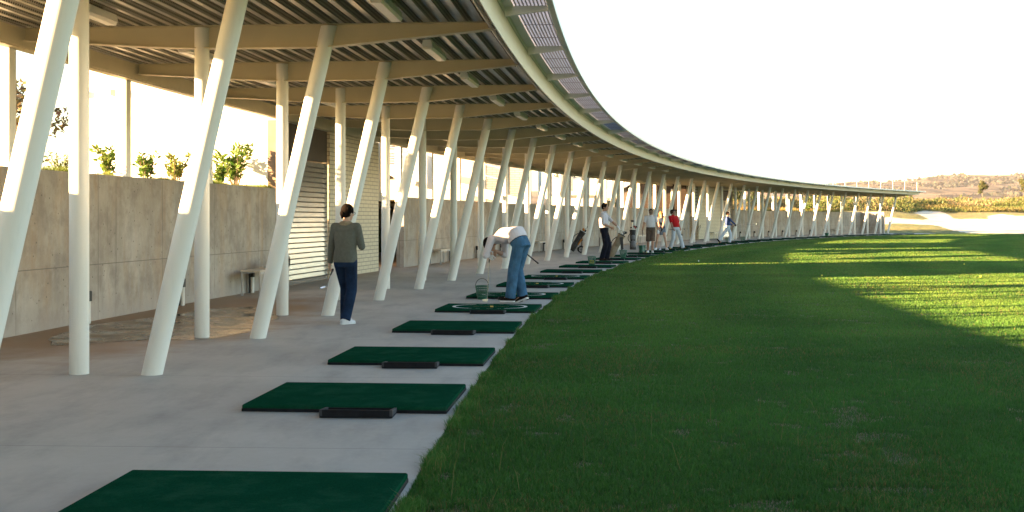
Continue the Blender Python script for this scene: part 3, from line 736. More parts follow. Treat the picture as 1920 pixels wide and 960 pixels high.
# ------------------------------------------------------------------ the two stores
def store(i0, i1, ib, split_first, label):
    """brick between ib, louvred shutter on the rest; faces the mats"""
    root = empty('equipment_store', P((i0 + i1) / 2, 3), 0, label, 'store'); og = P((i0 + i1) / 2, 3)
    b0, b1 = ib; zt = 3.46
    m = MB().arc(b0, b1, [(3.0, 0), (3.0, zt), (3.2, zt), (3.2, 0)], .125)
    # side wall of brick going back at both brick ends
    for e, s in ((b0, 1), (b1, -1)):
        a, b_ = P(e, 3.2), P(e, 6.2); t = P(e + s * .055, 3.2) - a
        m.add([a, b_, b_ + t, a + t] + [p + Vector((0, 0, zt)) for p in (a, b_, b_ + t, a + t)], [(0, 1, 5, 4), (1, 2, 6, 5), (2, 3, 7, 6), (3, 0, 4, 7), (4, 5, 6, 7), (3, 2, 1, 0)])
    o = m.build('brick_wall', 'white_brick', root, og); ox = np.array(og)
    def uvf(x, y, z):
        i, d = polar(x + ox[0], y + ox[1]); return i * BAY + d, z
    uvlayer(o.data, uvf)
    l0, l1 = (i0, b0) if not split_first else (b1, i1)
    f0, f1 = (l0 + .13, l1 - .02) if not split_first else (l0 + .02, l1 - .10)
    m = MB()
    q0 = l0 if not split_first else f1; q1 = f0 if not split_first else l1
    m.arc(q0, q1, [(3.01, 0), (3.01, zt), (3.25, zt), (3.25, 0)], .1)
    e = l0 if not split_first else l1; s = 1 if not split_first else -1
    m.build('concrete_jamb', 'brown_concrete', root, og); m = MB()
    a, b_ = P(e, 3.252), P(e, 6.2); t = P(e + s * .05, 3.252) - a
    m.add([a, b_, b_ + t, a + t] + [p + Vector((0, 0, zt)) for p in (a, b_, b_ + t, a + t)], [(0, 1, 5, 4), (1, 2, 6, 5), (2, 3, 7, 6), (3, 0, 4, 7), (4, 5, 6, 7), (3, 2, 1, 0)])
    m.build('side_wall', 'white_render', root, og)
    # shutter of tilted slats
    m = MB()
    for k in range(23):
        z = .10 + k * .113
        m.arc(f0 + .012, f1 - .012, [(3.062, z), (3.05, z + .006), (3.064, z + .090), (3.076, z + .085)], .25)
    m.build('louvre_shutter', 'louvre', root, og)
    MB().arc(f0 + .012, f1 - .012, [(3.14, 0), (3.14, 2.72), (3.15, 2.72), (3.15, 0)], .25).build('shutter_backing', 'dark_louvre', root, og)
    m = MB().arc(f0, f0 + .012, [(3.02, 0), (3.02, 2.72), (3.15, 2.72), (3.15, 0)], .1).arc(f1 - .012, f1, [(3.02, 0), (3.02, 2.72), (3.15, 2.72), (3.15, 0)], .1)
    m.arc(f0 + .012, f1 - .012, [(3.03, 0), (3.03, .08), (3.12, .08), (3.12, 0)], .25)
    m.build('shutter_frame', 'louvre', root, og)
    MB().arc(f0, f1, [(3.04, 2.725), (3.04, zt), (3.2, zt), (3.2, 2.725)], .25).build('shutter_box', 'dark_wood', root, og)
    MB().arc(i0, i1, [(3.08, zt + .002), (3.08, zt + .12), (6.2, zt + .12), (6.2, zt + .002)], .25).build('store_roof', 'roof_sheet', root, og)
    return root
store(6.08, 8.32, (7.10, 8.32), False, 'near brick store with a wide shiny louvred shutter facing the mats')
store(23.75, 26.08, (23.75, 25.40), True, 'far brick store with a bench in front and narrow louvred shutter')
# ------------------------------------------------------------------ hitting mats and ball trays
def mat_obj(marks):
    r = empty('hitting_mat', (0, 0, 0))
    m = MB().bevbox((-.76, -.63, .001), (.76, .63, .024), .006); m.build('rubber_base', 'rubber', r)
    t = MB().bevbox((-.757, -.627, .0245), (.757, .627, .05), .008).build('turf_top', 'turf_mat', r)
    if marks:
        k = MB()
        def ringpt(a, w): return ((.56 + w) * math.copysign(abs(math.cos(a)) ** .75, math.cos(a)), (.44 + w * .6) * math.sin(a), .0515)
        n = 64
        for q in range(n):
            a0, a1 = 2 * math.pi * q / n, 2 * math.pi * (q + 1) / n
            side = abs(math.sin((a0 + a1) / 2)) > .93
            wd = .008 if side else .026
            if side and q % 2: continue
            k.add([ringpt(a0, -wd), ringpt(a1, -wd), ringpt(a1, wd), ringpt(a0, wd)], [(0, 1, 2, 3)])
        k.build('white_marking', 'mark_white', t)
        MB().add([(-.075, .14, .0517), (-.025, .14, .0517), (.015, -.14, .0517), (-.035, -.14, .0517)], [(0, 1, 2, 3)][0:1]).add([(-.3, -.004, .0513), (.25, -.004, .0513), (.25, .004, .0513), (-.3, .004, .0513)], [(0, 1, 2, 3)]).build('yellow_marking', 'mark_yellow', t)
    return r
mfront = {0: .33, 1: 1.39, 2: 2.245, 3: 3.24, 4: 4.22, 5: 5.16, 6: 6.25, 7: 7.25}
plain = mat_obj(False); marked = mat_obj(True); used = set()
for k in range(0, 35):
    i = mfront.get(k, k + .25) + .185; mk = k in (4, 5, 6, 7); src = marked if mk else plain
    jit = random.uniform(-.025, .025); rz = ang(i) + random.uniform(-.02, .02)
    lab = ('dark green hitting mat with white oval outline, %s from the camera' if mk else 'plain dark green hitting mat, %s from the camera') % ordinal(k + 1)
    p = P(i, -2.20 + jit, .001)
    if src.name in used: o = dup(src, p, rz, lab)
    else: o = src; used.add(src.name); o.location = p; o.rotation_euler = (0, 0, rz); o['label'] = lab
    o['category'] = 'mat'; o['group'] = 'hitting mats along the slab edge'
t = MB()
t.box((-.26, .0, .0), (.26, .25, .012)).box((-.26, .228, .012), (.26, .25, .056)).box((-.26, 0, .012), (.26, .018, .036))
for x0 in (-.2385, .2185): t.prism([(.018, .012), (.228, .012), (.228, .05), (.15, .028), (.06, .024)], (0, 1, 0), (0, 0, 1), (.02, 0, 0), (x0, 0, 0))
for k in range(11): t.box((-.22 + k * .042, .03, .012), (-.208 + k * .042, .222, .02))
def tray():
    r = empty('ball_tray', (0, 0, 0)); t.build('tray_body', 'rubber', r)
    MB().prism([(-.001, .0125), (.251, .0125), (.251, .058), (-.001, .038)], (0, 1, 0), (0, 0, 1), (.021, 0, 0), (-.262, 0, 0)).build('tray_end', 'tray_edge', r); MB().prism([(-.001, .0125), (.251, .0125), (.251, .058), (-.001, .038)], (0, 1, 0), (0, 0, 1), (.021, 0, 0), (.241, 0, 0)).build('tray_end', 'tray_edge', r); return r
tr = tray()
for k in range(1, 30):
    i = mfront.get(k, k + .25); p = P(i, -2.27 + random.uniform(-.05, .03), .003); rz = ang(i) + random.uniform(-.03, .03)
    lab = 'black rubber ball tray against the near edge of the %s mat' % ordinal(k + 1)
    if k == 1: o = tr; o.location = p; o.rotation_euler = (0, 0, rz); o['label'] = lab
    else: o = dup(tr, p, rz, lab)
    o['category'] = 'ball tray'; o['group'] = 'ball trays beside the mats'
# ------------------------------------------------------------------ benches, bollards
def bench(i, d, ln, w_, label, h=.47):
    r = empty('bench', P(i, d), ang(i), label, 'bench', 'metal benches along the wall')
    MB().bevbox((-w_ / 2, -ln / 2, h - .035), (w_ / 2, ln / 2, h), .006).build('seat', 'bench_top', r)
    f = MB()
    for x in (-w_ / 2 + .02, w_ / 2 - .02): f.box((x - .015, -ln / 2 + .03, h - .075), (x + .015, ln / 2 - .03, h - .036))
    f.build('frame', 'alu', r)
    for x in (-w_ / 2 + .02, w_ / 2 - .02):
        for y in (-ln / 2 + .045, ln / 2 - .045): MB().box((x - .016, y - .016, 0), (x + .016, y + .016, h - .076)).build('leg', 'alu', r)
    return r
bench(5.50, 2.60, 1.75, .38, 'metal bench with a black bag on top, beside the stained wall')
bench(9.95, 2.66, 1.7, .36, 'empty metal bench against the grey wall behind the bending golfer')
bench(14.05, 2.66, 1.7, .36, 'empty metal bench by the grey wall right of the bending golfer')
bench(19.6, 2.66, 1.7, .36, 'dark metal bench by the wall behind the golfers in a group')
bench(24.55, 2.66, 1.7, .36, 'metal bench in front of the far brick store')
bench(33.3, 2.66, 1.7, .36, 'small bench by the far concrete wall near the canopy end')
def bollard():
    r = empty('wall_bollard', (0, 0, 0))
    MB().bevbox((.02, -.055, 0), (.05, .055, .44), .004).build('back_plate', 'bag_black', r)
    MB().tube([(-.01, 0, 0), (-.01, 0, .30)], .036, 12).build('post', 'white_plastic', r, smooth=40)
    MB().bevbox((-.05, -.05, .301), (.019, .05, .44), .01).build('head', 'black_plastic', r); return r
bo = bollard(); n = 0
for k in list(range(3, 6)) + list(range(9, 23)) + list(range(26, 35)):
    n += 1; p = P(k + .52, 2.90); lab = 'slim white post with black head against the concrete wall, %s from the camera' % ordinal(n)
    if n == 1: o = bo; o.location = p; o.rotation_euler = (0, 0, ang(k + .5)); o['label'] = lab
    else: o = dup(bo, p, ang(k + .5), lab)
    o['category'] = 'post'; o['group'] = 'slim posts along the foot of the wall'
# bag on the near bench
r = empty('shoulder_bag', P(5.62, 2.50, .471), ang(5.6) + .2, 'black bag with a looped strap lying on the near bench', 'bag')
m = MB()
for c_, rr in (((0, .16, .085), (.13, .17, .085)), ((0, -.12, .10), (.14, .2, .10)), ((.02, -.35, .07), (.11, .14, .07))): m.ell(c_, rr)
bb = m.build('bag_body', 'bag_black', r, smooth=60)
md = bb.modifiers.new('remesh', 'REMESH'); md.mode = 'VOXEL'; md.voxel_size = .015; md.use_smooth_shade = True
MB().tube([(-.15, -.50 + .13 * math.sin(a), .10 + .10 * math.cos(a)) for a in np.linspace(0, 5.6, 16)], .018, 6).build('strap', 'bag_black', r, smooth=60)
# ------------------------------------------------------------------ balls, baskets
def ball_mesh(r=.0213):
    return MB().ell((0, 0, r), (r, r, r), None, 12, 8).mesh('golf_ball', 'ball_yellow', None, 80)
bm_y = ball_mesh(); bm_w = ball_mesh(); bm_w.materials[0] = MATS['ball_white']
def ball(x, y, z, me, label, group=None):
    o = bpy.data.objects.new('golf_ball', me); COL.objects.link(o); o.location = (x, y, z)
    tag(o, label, 'golf ball', group); return o
for (px_, py_, lab) in ((1541, 518, 'yellow golf ball lying in the shaded grass left of the others'), (1808, 496.5, 'yellow golf ball near the small sunlit strip of grass'), (1839, 520, 'yellow golf ball just beyond the wide sunlit grass')):
    Y = 2300 * (H_EYE - GZ - .03) / (py_ - 409.7); ball((px_ - 960) / 2300 * Y, Y, GZ + .03, bm_y, lab)
for (px_, py_, lab) in ((1310, 490.5, 'white golf ball in the grass in front of the golfers'),):
    Y = 2300 * (H_EYE - GZ - .03) / (py_ - 409.7); ball((px_ - 960) / 2300 * Y, Y, GZ + .03, bm_w, lab)
for (i, d, lab) in ((13.45, -2.25, 'yellow ball on the mat by the feet of the man in shorts'), (15.42, -2.15, 'yellow ball teed on the mat before the blonde woman'), (19.45, -2.0, 'yellow ball on the mat by the walking man in blue')):
    p = P(i, d, .052); ball(p.x, p.y, p.z, bm_y, lab)
def basket(loc, rt, rb, h, label, wire=True, handle=True, tilt=None, name='ball_basket'):
    r = empty(name, loc, 0, label, 'basket')
    if tilt: r.rotation_euler = tilt
    m = MB(); n = 20
    def ring(z, rad_): return [(rad_ * math.cos(2 * math.pi * q / 24), rad_ * math.sin(2 * math.pi * q / 24), z) for q in range(24)]
    if wire:
        for z in np.linspace(.02, h, 6): m.tube(ring(z, rb + (rt - rb) * z / h), (.0065 if z < h else .012), 6, closed=True)
        for q in range(n):
            a = 2 * math.pi * q / n; m.tube([(rb * math.cos(a), rb * math.sin(a), .01), (rt * math.cos(a), rt * math.sin(a), h)], .0058, 5)
        m.tube([(0, 0, .003), (0, 0, .05)], [rb, rb + (rt - rb) * .05 / h], 20)
    else:
        m.tube([(0, 0, .003), (0, 0, h * .96)], [rb, rt * .985], 24, cap=False); m.tube([(0, 0, .003), (0, 0, .02)], [rb * .98, rb * .98], 24); m.tube(ring(h * .96, rt), .014, 6, closed=True)
    m.build('bucket', 'basket_green', r, smooth=50)
    if handle: MB().tube([(rt * math.cos(a), .0, h + rt * 1.15 * math.sin(a)) for a in np.linspace(0, math.pi, 14)], .006, 6).build('handle', 'black_plastic', r, smooth=50)
    return r
basket(P(5.12, -1.76), .115, .078, .235, 'green mesh ball basket with raised handle left of the bending man')
basket(P(5.35, -2.22, .056), .115, .078, .235, 'green mesh ball basket partly behind the legs of the bending man', handle=False)
b1 = basket(P(9.85, -2.12), .125, .085, .26, 'green mesh basket half full of yellow balls before the tall man', handle=False)
basket(P(12.02, -2.10), .135, .09, .27, 'empty green mesh basket beside the tan golf bag', handle=False)
basket(P(14.15, -1.66), .155, .115, .30, 'solid green bucket left of the man in shorts', wire=False, handle=False, name='ball_bucket')
basket(P(20.55, -1.75), .15, .11, .29, 'green bucket on the slab left of the far walking man', handle=False, name='ball_bucket')
basket(P(21.75, -1.75), .15, .11, .29, 'green bucket behind the far walking man', handle=False, name='ball_bucket')
basket(P(28.4, -1.9), .15, .11, .29, 'lone green bucket on the far mats below the golden scrub', wire=False, handle=False, name='ball_bucket')
pb = P(9.85, -2.12)
spots = []
for lay, (nr, rr) in enumerate(((5, .055), (6, .06), (6, .062), (4, .045))):
    for q in range(nr):
        a = 2 * math.pi * q / nr + lay * .5; spots.append((pb.x + rr * math.cos(a), pb.y + rr * math.sin(a), .012 + lay * .036))
for s_ in spots: ball(*s_, bm_y, 'yellow golf ball piled in the mesh basket', 'yellow balls in the mesh basket')
# ------------------------------------------------------------------ golf clubs and bags
def club(grip, head, label, grip_len=.27, r=.006, driver=False, face=(1, 0, 0)):
    grip, head = Vector(grip), Vector(head); d = (head - grip).normalized(); ro = empty('golf_club', head, 0, label, 'golf club')
    MB().tube([grip - head, grip - head + d * grip_len], [.014, .011], 8).build('grip', 'black_plastic', ro, smooth=50)
    MB().tube([grip - head + d * grip_len, Vector((0, 0, 0))], [r, r * .8], 8).build('shaft', 'chrome', ro, smooth=50)
    fx = Vector(face).normalized(); m = MB()
    if driver: m.ell(fx * .04, (.06, .05, .03), None, 14, 8); m.build('head', 'black_plastic', ro, smooth=60)
    else:
        up = -d; sd = fx.cross(up).normalized()
        pl = [(-.012, .02), (.012, .03), (.085, .035), (.085, -.012), (.02, -.02), (-.012, -.02)]
        m.prism(pl, fx, up, sd * .018, -sd * .009); m.build('head', 'chrome', ro)
    return ro
def club_heads(root, base, axis, n, spread, mats_, length=.20, seed=1):
    rr = random.Random(seed); ax = Vector(axis).normalized(); s1 = ax.cross(Vector((0, 1, 0))).normalized(); s2 = ax.cross(s1)
    for k in range(n):
        o = s1 * rr.uniform(-spread, spread) + s2 * rr.uniform(-spread, spread); p = Vector(base) + o; ln = length * rr.uniform(.6, 1.25); q = p + ax * ln + o * .5
        m = MB().tube([p - ax * .1, q], .008, 6); s = (s1 * rr.uniform(-1, 1) + s2 * rr.uniform(-1, 1)).normalized()
        mt = mats_[k % len(mats_)]
        m.obox(q, q + s * .085, .04, .02, ax, 1) if mt == 'chrome' else m.ell(q + s * .03, (.05, .045, .045), None, 10, 7, 1)
        m.build('club', ['chrome', mt], root, smooth=40)
def bag(p0, p1, label, r0, r1, bodym, trimm, mouthm='bag_black', legs=True):
    """golf bag whose base sits at p0 and whose mouth is at p1 (world)"""
    p0, p1 = Vector(p0), Vector(p1); ro = empty('golf_bag', p0, 0, label, 'golf bag'); ax = (p1 - p0); Ln = ax.length; ax.normalize()
    s1 = ax.cross(Vector((0, 1, 0))).normalized(); s2 = s1.cross(ax).normalized()   # s2 ~ -y side seen from the camera
    if s2.y > 0: s2 = -s2
    secs = []
    for t_, k in ((0, .92), (.03, 1.0), (.1, 1.0), (.45, .9), (.6, .93), (.8, .95), (.92, 1.04), (1, 1.08)):
        rr = r0 + (r1 - r0) * t_; secs.append((ax * (Ln * t_), s1, s2, rr * k, rr * k * .92))
    MB().loft(secs, 22).build('bag_body', bodym, ro, smooth=50)
    pk = MB().loft([(ax * (Ln * t_) + s2 * (r0 * .82), s1, s2, r0 * .62 * k, r0 * .42 * k) for t_, k in ((.08, .6), (.11, 1), (.25, 1.05), (.4, .95), (.44, .5))], 16); pk.build('pocket', trimm, ro, smooth=50)
    pk = MB().loft([(ax * (Ln * t_) + s2 * (r0 * .72), s1, s2, r0 * .5 * k, r0 * .36 * k) for t_, k in ((.5, .6), (.53, 1), (.64, 1), (.72, .95), (.75, .5))], 16); pk.build('pocket', trimm, ro, smooth=50)
    ring_ = [ax * Ln + s1 * (r1 * 1.06 * math.cos(a)) + s2 * (r1 * math.sin(a)) for a in np.linspace(0, 2 * math.pi, 20, endpoint=False)]
    MB().tube(ring_, .02, 8, closed=True).build('mouth_rim', mouthm, ro, smooth=50)
    MB().tube([ax * (Ln * t_) + s1 * (r1 * (.95 + .75 * math.sin(math.pi * (t_ - .35) / .5))) for t_ in np.linspace(.35, .85, 9)], .016, 6).build('strap', mouthm, ro, smooth=50)
    if legs:
        for s in (-1, 1): MB().tube([ax * (Ln * .82) + s1 * (s * .06) - Vector((0, 0, .02)), Vector(((p1 - p0).x + .14 + s * .09, (p1 - p0).y - .12 * s - .15, .0))], .009, 6).build('stand_leg', 'galv', ro)
    return ro, ax, Ln
# upright grey and black bag
pb0 = Vector((5.55, 56.2, 0.004)); g1, ax, Ln = bag(pb0, pb0 + Vector((.0, .16, .86)), 'black and grey golf bag standing upright beside the man in shorts', .155, .13, 'bag_black', 'bag_grey', legs=False)
club_heads(g1, ax * Ln + Vector((.08, 0, 0)), ax + Vector((.25, 0, 0)), 4, .04, ['red_plastic', 'chrome', 'red_plastic', 'black_plastic'], .16, 3)
club_heads(g1, ax * Ln + Vector((-.05, 0, 0)), ax, 2, .02, ['chrome', 'black_plastic'], .12, 4)
m = MB().tube([ax * (Ln - .1) + Vector((-.03, 0, 0)), ax * Ln + Vector((-.02, .02, .42))], .008, 6).ell(ax * Ln + Vector((-.02, .0, .44)), (.085, .06, .05), None, 12, 8, 1); m.build('driver', ['chrome', 'black_plastic'], g1, smooth=50)
for x in (-.10, .10): MB().tube([ax * (Ln * .97) + Vector((x, -.02, 0)), ax * Ln + Vector((x * .9, -.08, .10)), ax * Ln + Vector((x * .3, -.1, .12))], .012, 6).build('carry_handle', 'galv', g1, smooth=50)
# tan bag leaning on its stand
pb0 = Vector((3.62, 45.3, .004)); g2, ax, Ln = bag(pb0, pb0 + Vector((.44, .10, .80)), 'tan golf bag leaning on its stand behind the tall man', .14, .125, 'bag_tan', 'bag_tan')
club_heads(g2, ax * Ln, ax, 7, .06, ['chrome', 'chrome', 'bag_black'], .14, 7)
tw = MB().prism([(-.07, 0), (.05, .02), (.07, -.42), (-.01, -.5)], (1, 0, 0), (0, 0, 1), (0, .02, 0), ax * (Ln * .9) + Vector((.02, -.19, .0))); tw.build('towel', 'bag_black', g2)
# black and orange bag on a hand trolley
pt = Vector((2.42, 50.75, 0)); tro = empty('golf_trolley', pt, 0, 'black folding golf trolley with spoked wheels by the slanted columns', 'trolley')
def wheel(c, r):
    m = MB(); ring_ = [(c[0] + r * math.cos(a), c[1], c[2] + r * math.sin(a)) for a in np.linspace(0, 2 * math.pi, 24, endpoint=False)]
    w_ = MB().tube(ring_, .022, 8, closed=True).build('wheel', 'rubber', tro, smooth=60)
    m = MB().tube([(c[0], c[1] - .03, c[2]), (c[0], c[1] + .03, c[2])], .03, 10)
    for k in range(6): m.tube([c, (c[0] + (r - .01) * math.cos(k * math.pi / 3), c[1], c[2] + (r - .01) * math.sin(k * math.pi / 3))], .007, 5)
    m.build('hub', 'bag_grey', w_)
wheel((.44, -.28, .145), .125); wheel((.44, .30, .145), .125)
MB().tube([(.02, 0, .06), (.55, 0, .92), (.86, 0, 1.20)], .016, 8).tube([(.44, -.28, .145), (.22, 0, .40), (.44, .30, .145)], .012, 6).tube([(.02, 0, .06), (.0, -.12, .03), (.0, .12, .03), (.02, 0, .06)], .012, 6).build('frame', 'alu', tro, smooth=50)
MB().tube([(.80, 0, 1.14), (.93, 0, 1.27), (.95, 0, 1.34)], .024, 8).build('handle_grip', 'black_plastic', tro, smooth=50)
MB().bevbox((.68, -.05, 1.02), (.80, .05, 1.10), .01).build('score_holder', 'black_plastic', tro)
g3, ax, Ln = bag(pt + Vector((.03, -.05, .10)), pt + Vector((.50, -.05, .86)), 'black and orange golf bag strapped onto a hand trolley', .125, .125, 'bag_black', 'bag_black', legs=False)
club_heads(g3, ax * Ln, ax, 6, .07, ['black_plastic', 'bag_orange', 'chrome'], .14, 9)
MB().tube([ax * (Ln * .3) + Vector((.13, -.06, 0)), ax * (Ln * .62) + Vector((.14, -.08, 0))], .03, 8).build('pocket_piping', 'bag_orange', g3, smooth=50)
# ------------------------------------------------------------------ plants
def cloud(n, c, r, hollow=.55):
    d = rng.normal(size=(n, 3)); d /= np.linalg.norm(d, axis=1)[:, None]
    return np.array(c) + d * (hollow + (1 - hollow) * rng.random(n) ** .5)[:, None] * np.array(r)
def tints(n, c, var=.35): return np.array(c) * (1 - var + 2 * var * rng.random((n, 1))) * (1 + .12 * rng.normal(size=(n, 3)))
def shrub(loc, h, wd, label, c=(.115, .19, .032), leaf=.12, stems=9, per=34, cat='shrub', name='shrub', group=None):
    ro = empty(name, loc, random.uniform(0, 6), label, cat, group); m = MB(); ps, ss = [], []
    for k in range(stems):
        a = 2 * math.pi * k / stems + random.uniform(-.4, .4); lean_ = random.uniform(.15, 1) * wd / 2; hh = h * random.uniform(.6, 1)
        p0 = Vector((.03 * math.cos(a), .03 * math.sin(a), 0)); p1 = Vector((lean_ * .5 * math.cos(a), lean_ * .5 * math.sin(a), hh * .55)); p2 = Vector((lean_ * math.cos(a), lean_ * math.sin(a), hh))
        m.tube([p0, p1, p2], [.011, .008, .004], 5)
        for q in range(per):
            t = random.uniform(.22, 1.0) ** .8
            c_ = p0.lerp(p1, t * 2) if t < .5 else p1.lerp(p2, t * 2 - 1)
            ps.append((c_.x + random.gauss(0, .02), c_.y + random.gauss(0, .02), c_.z + random.gauss(0, .015))); ss.append(leaf * random.uniform(.6, 1.2))
    m.build('stem', 'bark', ro)
    ps = np.array(ps); me = leaf_mesh('foliage', ps, np.array(ss), np.clip(tints(len(ps), c), .003, 1), up=.15, aspect=.36)
    o = bpy.data.objects.new('foliage', me); COL.objects.link(o); o.parent = ro; return ro
def at_px(px_, i_guess_d, z=1.97):
    # bay position along the arc at radial offset d whose image column is px_
    lo, hi = .8, 36.0
    for _ in range(50):
        mid = (lo + hi) / 2; p = P(mid, i_guess_d)
        if 960 + 2300 * p.x / p.y < px_: lo = mid
        else: hi = mid
    return P(lo, i_guess_d, z)
shrub(at_px(113, 3.9), .42, .55, 'low bright shrub on the wall top behind the first upright column', c=(.10, .14, .025), leaf=.06)
shrub(at_px(202, 3.65), .60, .62, 'leafy shrub on the wall top left of the second square post')
shrub(at_px(212, 3.9), .3, .6, 'small leafy plant at the foot of the shrub by the square post', leaf=.08, stems=5, per=14)
shrub(at_px(275, 3.75), .60, .44, 'slim leafy shrub on the wall top right of the second square post')
shrub(at_px(328, 3.75), .62, .55, 'yellowish leafy shrub just left of the second slanted column', c=(.14, .17, .04))
shrub(at_px(442, 3.75), 1.0, 1.15, 'largest dark green shrub on the wall top by the near store', stems=15, per=42, leaf=.15)
shrub(at_px(412, 3.6), .5, .4, 'leafy shrub half hidden behind the second slanted column')
shrub(at_px(1513, 3.7), .75, 1.2, 'green leafy shrub on top of the far wall', stems=12, per=24, leaf=.2)
shrub(at_px(1537, 3.6), .35, .9, 'low green shrub on the far wall top', stems=9, per=16, leaf=.17)
def tree(loc, h, cw, ch, label, c, name='tree', n=1500, leaf=.3, trunk=.1, cat='tree', clumps=9):
    ro = empty(name, loc, random.uniform(0, 6), label, cat); top = h - ch * .35
    m = MB().tube([(0, 0, -.1), (random.uniform(-.1, .1), 0, h * .35), (0, random.uniform(-.1, .1), top)], [trunk, trunk * .7, trunk * .25], 8)
    cs = []
    for k in range(clumps):
        a = random.uniform(0, 6.28); rr = cw / 2 * random.uniform(.2, .8); z = h - ch * random.uniform(.12, .9); rr *= 1.1 - .7 * abs((z - (h - ch / 2)) / (ch / 2)) ** 1.5
        cs.append((rr * math.cos(a), rr * math.sin(a), z)); m.tube([(0, 0, max(h * .3, z - ch * .3)), cs[-1]], [trunk * .4, trunk * .12], 5)
    m.build('trunk', 'bark', ro)
    ps = np.concatenate([cloud(n // clumps, c_, (cw * .24, cw * .24, ch * .2), .2) for c_ in cs])
    tn = np.concatenate([tints(n // clumps, np.array(c) * random.uniform(.7, 1.3)) for c_ in cs])
    o = bpy.data.objects.new('crown', leaf_mesh('crown', ps, leaf * (.6 + .8 * rng.random(len(ps))), np.clip(tn, .003, 1))); COL.objects.link(o); o.parent = ro; return ro
tree(at_px(22, 5.2, 2.0), 1.5, 1.5, 1.35, 'dry brownish olive bush at the left edge behind the first square post', (.16, .13, .07), name='olive_bush', n=2600, leaf=.10, trunk=.05, clumps=14, cat='bush')
def fz(x, y): return float(far_z(np.array([x]), np.array([y]))[0])
for px_, Y, h, lab in ((1842, 205, 5.0, 'young round tree on a thin trunk, standing alone in the golden scrub'), (1920, 200, 5.2, 'young thin-trunked tree at the right edge of the scrub')):
    X = (px_ - 960) / 2300 * Y; tree((X, Y, fz(X, Y) - .1), h - .6, 1.6, 2.2, lab, (.075, .085, .03), n=900, leaf=.26, trunk=.06)
for px_, Y, h, cw, lab in ((1386, 150, 3.3, 1.6, 'dark narrow conifer above the far wall, left of the pair'), (1416, 155, 2.9, 2.0, 'dark tree above the far wall, right of the pair'), (1520, 170, 3.0, 1.8, 'small dark tree seen under the roof above the green shrub'), (1185, 120, 7.5, 4, 'tall dark tree behind the slate roofed building'), (1065, 95, 6.5, 3.6, 'dark green tree behind the metal masts')):
    X = (px_ - 960) / 2300 * Y; tree((X, Y, 2), h, cw, h * .85, lab, (.035, .05, .022), n=1600, leaf=.3, trunk=.12)
# scrub masses
def scrub(name, n, sample, c, label, leaf, hmax):
    i, d, z0 = sample(n); X, Y = i, d
    cl = vnoise(X, Y, 3.2, 41) * .6 + vnoise(X, Y, 1.1, 42) * .4
    z = z0 + hmax * cl ** 1.3 * rng.random(n) ** .6 * 1.5
    pos = np.stack([X, Y, z], 1); m = vnoise(X, Y, 4, 43)[:, None]
    tn = tints(n, c, .2) * (.75 + .5 * m); gr = vnoise(X, Y, 6, 44) > .62; tn[gr] = tints(int(gr.sum()), (.10, .12, .035), .3)
    link(name, leaf_mesh(name, pos, leaf * (.6 + .8 * rng.random(n)), np.clip(tn, .003, 1), up=.8, aspect=.25), label=label, cat='scrub', kind='stuff')
def s1_(n):
    i = 26.15 + 7.6 * rng.random(n); d = 6.5 + 12 * rng.random(n) ** 1.3; a = A0 + DA * (i - 3); r = RAD + d
    return CX + r * np.cos(a), CY + r * np.sin(a), np.full(n, 1.95)
scrub('golden_scrub', 34000, s1_, (.19, .165, .075), 'golden dry scrub growing beyond the far concrete wall', .26, 1.1)
def s2_(n):
    Y = 190 + 26 * rng.random(n); px_ = 1640 + 380 * rng.random(n); X = (px_ - 960) / 2300 * Y; return X, Y, far_z(X, Y)
scrub('meadow_scrub', 26000, s2_, (.23, .19, .095), 'tall golden brush along the crest behind the sand bunkers', .42, 1.35)
def hill_scrub():
    n = 14000; Y = 900 + 1750 * rng.random(n); px_ = 1250 + 900 * rng.random(n); X = (px_ - 960) / 2300 * Y
    cl = vnoise(X, Y * .5, 90, 51) * .55 + vnoise(X, Y * .5, 30, 52) * .45; k = cl > .62; X, Y = X[k], Y[k]; n = len(X)
    Z = hill_z(X, Y); rep = 5; X = np.repeat(X, rep) + rng.normal(size=n * rep) * 4; Y = np.repeat(Y, rep) + rng.normal(size=n * rep) * 4; Z = np.repeat(Z, rep) - .5
    link('hill_scrub', leaf_mesh('hill_scrub', np.stack([X, Y, Z], 1), 5.5 * (.5 + rng.random(n * rep)), np.clip(tints(n * rep, (.05, .052, .045), .3), .003, 1), up=.7, aspect=.9), label='dark scrub dotted over the distant hillside', cat='scrub', kind='stuff')
hill_scrub()
def s4_(n):
    Y = 162 + 30 * rng.random(n); px_ = 1360 + 350 * rng.random(n); X = (px_ - 960) / 2300 * Y; return X, Y, far_z(X, Y) - .1
scrub('hedge_scrub', 24000, s4_, (.17, .16, .07), 'green and golden bushes beyond the far end of the canopy', .45, 1.9)
def s3_(n):
    Y = 168 + 26 * rng.random(n); px_ = 1700 + 300 * rng.random(n); X = (px_ - 960) / 2300 * Y; k = inpoly(px_, 409.7 - 2300 * (far_z(X, Y) - H_EYE) / Y, sandA); return X[~k], Y[~k], far_z(X, Y)[~k]
def scr3():
    X, Y, Z = s3_(26000); n = len(X); scrub('rough_scrub', n, lambda n_: (X, Y, Z), (.12, .11, .035), 'low olive rough growing around the sand bunkers', .35, .35)
scr3()
